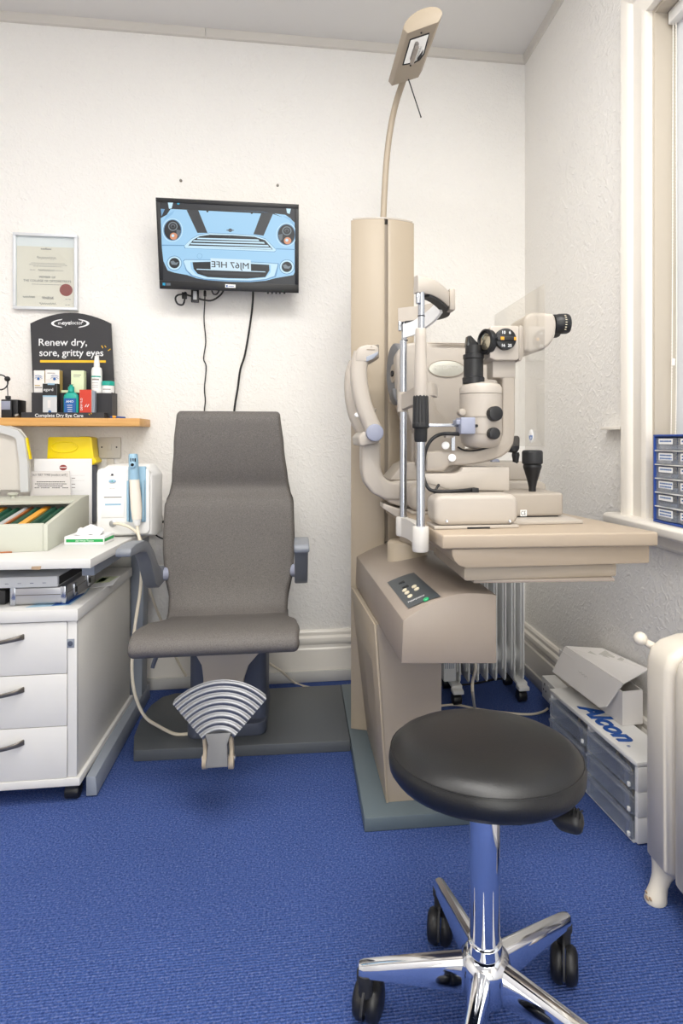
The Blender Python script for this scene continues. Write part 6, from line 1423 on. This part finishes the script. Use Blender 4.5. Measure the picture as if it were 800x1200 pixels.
for i, (yy, zz) in enumerate(((.33, .1445), (.12, .1445), (.10, .078))):
    mb = MB(); pts = [Wd @ Vector((.055 + .028 * math.cos(k * .9), yy + .060 * math.sin(k * .9 + .3 * k % 2), zz + .004 + .0012 * k)) for k in range(16)]
    mb.tube(pts, .003, 6, 4)
    single('coiled_lead', ['cream lead coiled in the top clear drawer by the extension socket', 'cream lead coiled in the top clear drawer by the cast iron radiator', 'cream lead coiled in the middle clear drawer by the cast iron radiator'][i], 'cable', mb, M['cablew'], 'leads stored in the clear drawers')

# carton with a raised lid
z0 = DH + .0012
t = thing('card_carton', 'white card carton with its flap hanging open on the plastic drawers', 'carton', (1.0, 1.83, z0))
n0, n1 = aZ(729, 850.6, z0), aZ(758, 848, z0); n1.x = min(n1.x, 1.030); f0 = Vector((n0.x - .03, 2.02, z0)); f1_ = Vector((1.030, 2.02, z0))
zt_ = .325
base = [n0, n1, f1_, f0]; mb = MB()
mb.slab(base, [p + Vector((0, 0, .003)) for p in base])
for a, b in ((0, 1), (1, 2), (2, 3), (3, 0)):
    p, q = base[a], base[b]; n_ = (q - p).cross(Vector((0, 0, 1))).normalized() * -.003
    g = [p, q, q + n_, p + n_]; mb.slab([Vector((v.x, v.y, z0 + .003)) for v in g], [Vector((v.x, v.y, zt_)) for v in g])
bx = mb.build('carton_body', M['card'], t)
hn, hf = aY(730, 802, 1.662), aY(662, 758, 2.0)
rn, rf = aX(760, 785, 1.046), aX(706, 760.5, 1.046)
mb = MB(); g = [hn, rn, rf, hf]; mb.slab(g, [p + Vector((0, 0, .003)) for p in g]); ld_ = mb.build('carton_lid', M['card'], t)
q0, q1 = aY(707.5, 833, 1.69), aY(647.5, 787, 2.0)
g = [hn, hf, q1, q1.lerp(q0, .93) + Vector((0, 0, 0)), q0.lerp(hn, .16)]; n_ = (hf - hn).cross(q0 - hn).normalized() * .0022
mb = MB(); mb.slab(g, [p + n_ for p in g]); fl = mb.build('front_flap', M['card'], t)
mb = MB(); rnd = random.Random(9)
for fx_, fy_, w_, h_ in ((.22, .62, .06, .05), (.45, .50, .05, .04), (.30, .42, .08, .02), (.60, .60, .06, .03), (.48, .66, .10, .012), (.66, .42, .07, .012)):
    c_ = hn.lerp(rn, fx_).lerp(hf.lerp(rf, fx_), fy_); ex = (rn - hn).normalized(); ey = (hf - hn).normalized(); up_ = Vector((0, 0, .0035))
    g = [c_ + up_ + ex * (a * w_ * .3) + ey * (b * h_ * .8) for a, b in ((-1, -1), (1, -1), (1, 1), (-1, 1))]; mb.slab(g, [p + Vector((0, 0, .0003)) for p in g])
mb.build('faded_print', M['faint'], ld_)
mb = MB(); c_ = hn.lerp(hf, .52).lerp(q0.lerp(q1, .52), .45) - n_.normalized() * .0 ; ex = (hn - hf).normalized(); ey = (hf - q1).normalized(); nn = n_.normalized(); off = nn * (.0026 if nn.x < 0 else -.0004)
mb.tube([c_ + off + ex * (i * .006) + ey * (.004 * math.sin(i * 2.3)) for i in range(-5, 6)], .0006, 4, 3); mb.build('pencil_note', M['faint'], fl)

# cast iron radiator under the window
t = thing('cast_iron_radiator', 'cream painted cast iron column radiator under the window', 'radiator', (.92, 1.1, 0))
def sec_prof(z0, z1, x0, x1): return [(x0 + .014, z0 + .0), (x0, z0 + .02), (x0, z1 - .060), (x0 + .010, z1 - .030), (x0 + .034, z1 - .012), (x0 + .075, z1), (x1 - .075, z1), (x1 - .03, z1 - .012), (x1 - .006, z1 - .03), (x1, z1 - .06), (x1, z0 + .02), (x1 - .014, z0)]
for k, (ya, yb) in enumerate(((1.222, 1.322), (1.112, 1.216), (1.002, 1.106), (.892, .996))):
    mb = MB(); mb.prism(sec_prof(.082, .618 if k == 0 else .618, .822, 1.0), ya, yb, 'y', .024, 5, 50); mb.build('section', M['radwhite'], t, 60)
mb = MB(); mb.cyl((.91, .90, .15), (.91, 1.30, .15), .028); mb.cyl((.91, .90, .56), (.91, 1.30, .56), .028); mb.build('nipple_tube', M['radwhite'], t)
def cfoot(y):
    mb = MB(); rg = []
    for z, x, rx, ry in ((.10, .862, .038, .036), (.075, .856, .030, .030), (.055, .846, .022, .022), (.035, .838, .020, .020), (.015, .832, .024, .022), (.004, .830, .026, .024), (.0, .830, .024, .022)):
        rg.append([Vector((x + rx * math.cos(R(k * 20)), y + ry * math.sin(R(k * 20)), z)) for k in range(18)])
    mb.loft(rg); f_ = mb.build('foot', M['radwhite'], t, 60)
    mb = MB(); 
    for a, b, r_ in ((.0, .012, .008), (.008, .02, .005), (-.009, .016, .006)): mb.ball((.8065 + abs(a) * .3, y + a - .004, b), r_, 8, (.25, 1, .6))
    mb.build('chipped_paint', M['tan'], f_)
cfoot(1.285); cfoot(.93)
q = aY(750, 748.5, 1.33); e_ = aY(762, 757, 1.33); mb = MB(); mb.ball(q, .0165, 16); mb.cyl(q, Vector((e_.x + .02, 1.315, e_.z - .01)), .0085, .011, 14); mb.build('air_valve', M['radwhite'], t)

# little drawers on the window sill
t = thing('small_parts_cabinet', 'blue framed cabinet of small clear labelled drawers on the window sill', 'cabinet', (1.06, 1.42, .8425))
CX0, CY1, CZ0, CZ1 = 1.022, 1.594, .8428, 1.094
CY0 = CY1 - .40
for a in ((CX0, CX0 + .075, CY0, CY1, CZ0, CZ0 + .006), (CX0, CX0 + .075, CY0, CY1, CZ1 - .006, CZ1), (CX0, CX0 + .075, CY0, CY0 + .006, CZ0 + .006, CZ1 - .006), (CX0, CX0 + .075, CY1 - .006, CY1, CZ0 + .006, CZ1 - .006), (CX0 + .072, CX0 + .075, CY0 + .006, CY1 - .006, CZ0 + .006, CZ1 - .006)):
    MB().box(*a, .001, 1).build('cabinet_panel', M['navy'], t)
rowh = (CZ1 - CZ0 - .012) / 6
for r_ in range(1, 6):
    z = CZ0 + .006 + r_ * rowh; MB().box(CX0 + .001, CX0 + .07, CY0 + .0065, CY1 - .0065, z - .0015, z + .0015).build('row_shelf', M['whitepl'], t)
colw = (CY1 - CY0 - .012) / 4
rnd = random.Random(4)
for r_ in range(6):
    for c_ in range(4):
        y1 = CY1 - .006 - c_ * colw - .002; y0 = y1 - colw + .004; z0 = CZ0 + .006 + r_ * rowh + .003; z1 = z0 + rowh - .0065
        mb = MB(); mb.box(CX0 + .004, CX0 + .006, y0, y1, z0, z1, .0005, 1); mb.box(CX0 + .006, CX0 + .068, y0, y0 + .0015, z0, z1 - .006); mb.box(CX0 + .006, CX0 + .068, y1 - .0015, y1, z0, z1 - .006); mb.box(CX0 + .006, CX0 + .068, y0 + .0015, y1 - .0015, z0, z0 + .0015)
        d = mb.build('drawer', M['cleard'], t)
        mb = MB(); mb.box(CX0 - .004, CX0 + .0038, y0 + .012, y1 - .026, z0 + .0005, z0 + .0025); mb.box(CX0 - .004, CX0 - .0028, y0 + .012, y1 - .026, z0 + .0025, z0 + .012); mb.build('pull', M['cleard'], d)
        mb = MB(); two = r_ % 2 == 0; mb.prism(rrect(y0 + .016, y1 - .014, z1 - (.024 if two else .018), z1 - .003, .002, 2), CX0 + .0030, CX0 + .0038, 'x'); lb = mb.build('label_card', M['paper'], d)
        mb = MB()
        for i in range(2 if two else 1):
            y = y1 - .020; zz = z1 - .0095 - i * .0085
            while y > y0 + .022: l = rnd.uniform(.003, .007); mb.box(CX0 + .0025, CX0 + .0030, y - l, y, zz - .002, zz + .002); y -= l + .002
        mb.build('label_print', M['bluelabel'], d)
        mb = MB(); mb.box(CX0 + .012, CX0 + .06, y0 + .006, y1 - .006, z0 + .002, z0 + .002 + rowh * rnd.uniform(.2, .42)); mb.build('stored_blister', M['frosted'], d)

# roller blind with bead chain
t = thing('roller_blind', 'white roller blind with a bead chain drawn down over the window', 'blind', (1.12, 1.0, 2.34))
mb = MB(); mb.box(1.096, 1.150, WY0 + .02, 1.636, 2.318, 2.356, .004); mb.build('head_rail', M['whitepl'], t)
mb = MB(); mb.box(1.1215, 1.1225, WY0 + .03, 1.632, .90, 2.3175); cl = mb.build('blind_cloth', M['blind'], t)
mb = MB(); mb.box(1.117, 1.127, WY0 + .03, 1.632, .885, .8998, .002); mb.build('bottom_bar', M['whitepl'], t)
def chain(pts):
    mb = MB(); P_ = spline([Vector(p) for p in pts], 90)
    mb.tube(P_, .0013, 5, 0)
    L_ = 0
    for a, b in zip(P_, P_[1:]):
        L_ += (b - a).length
        if L_ > .0072:
            L_ = 0; t_ = bmesh.new(); bmesh.ops.create_icosphere(t_, subdivisions=1, radius=.0023); bmesh.ops.translate(t_, vec=b, verts=t_.verts); mb._add(t_)
    return mb
mb = chain([(1.108, 1.628, 2.318), (1.106, 1.627, 1.9), (1.104, 1.626, 1.5), (1.100, 1.624, 1.2), (1.097, 1.622, 1.06), (1.100, 1.619, 1.035), (1.106, 1.617, 1.06), (1.110, 1.617, 1.2), (1.112, 1.618, 1.5), (1.112, 1.619, 1.9), (1.112, 1.620, 2.318)]); mb.build('bead_chain', M['gloss'], t, 60)
q = Vector((1.106, 1.624, 1.30)); mb = MB(); mb.rcyl(q, q + Vector((0, 0, .02)), .0045, .001, 10); mb.build('chain_joiner', M['whitepl'], t)
# stub of old shelf on the wall beside the casing
a, b = aX(713, 502, RX), aX(733, 502, RX); zz = b.z
mb = MB(); mb.box(RX - .03, RX - .0005, WY1 + .136, a.y, zz - .004, zz + .007, .001); single('wall_ledge', 'small white ledge stub on the wall beside the window casing', 'ledge', mb, M['gloss'])
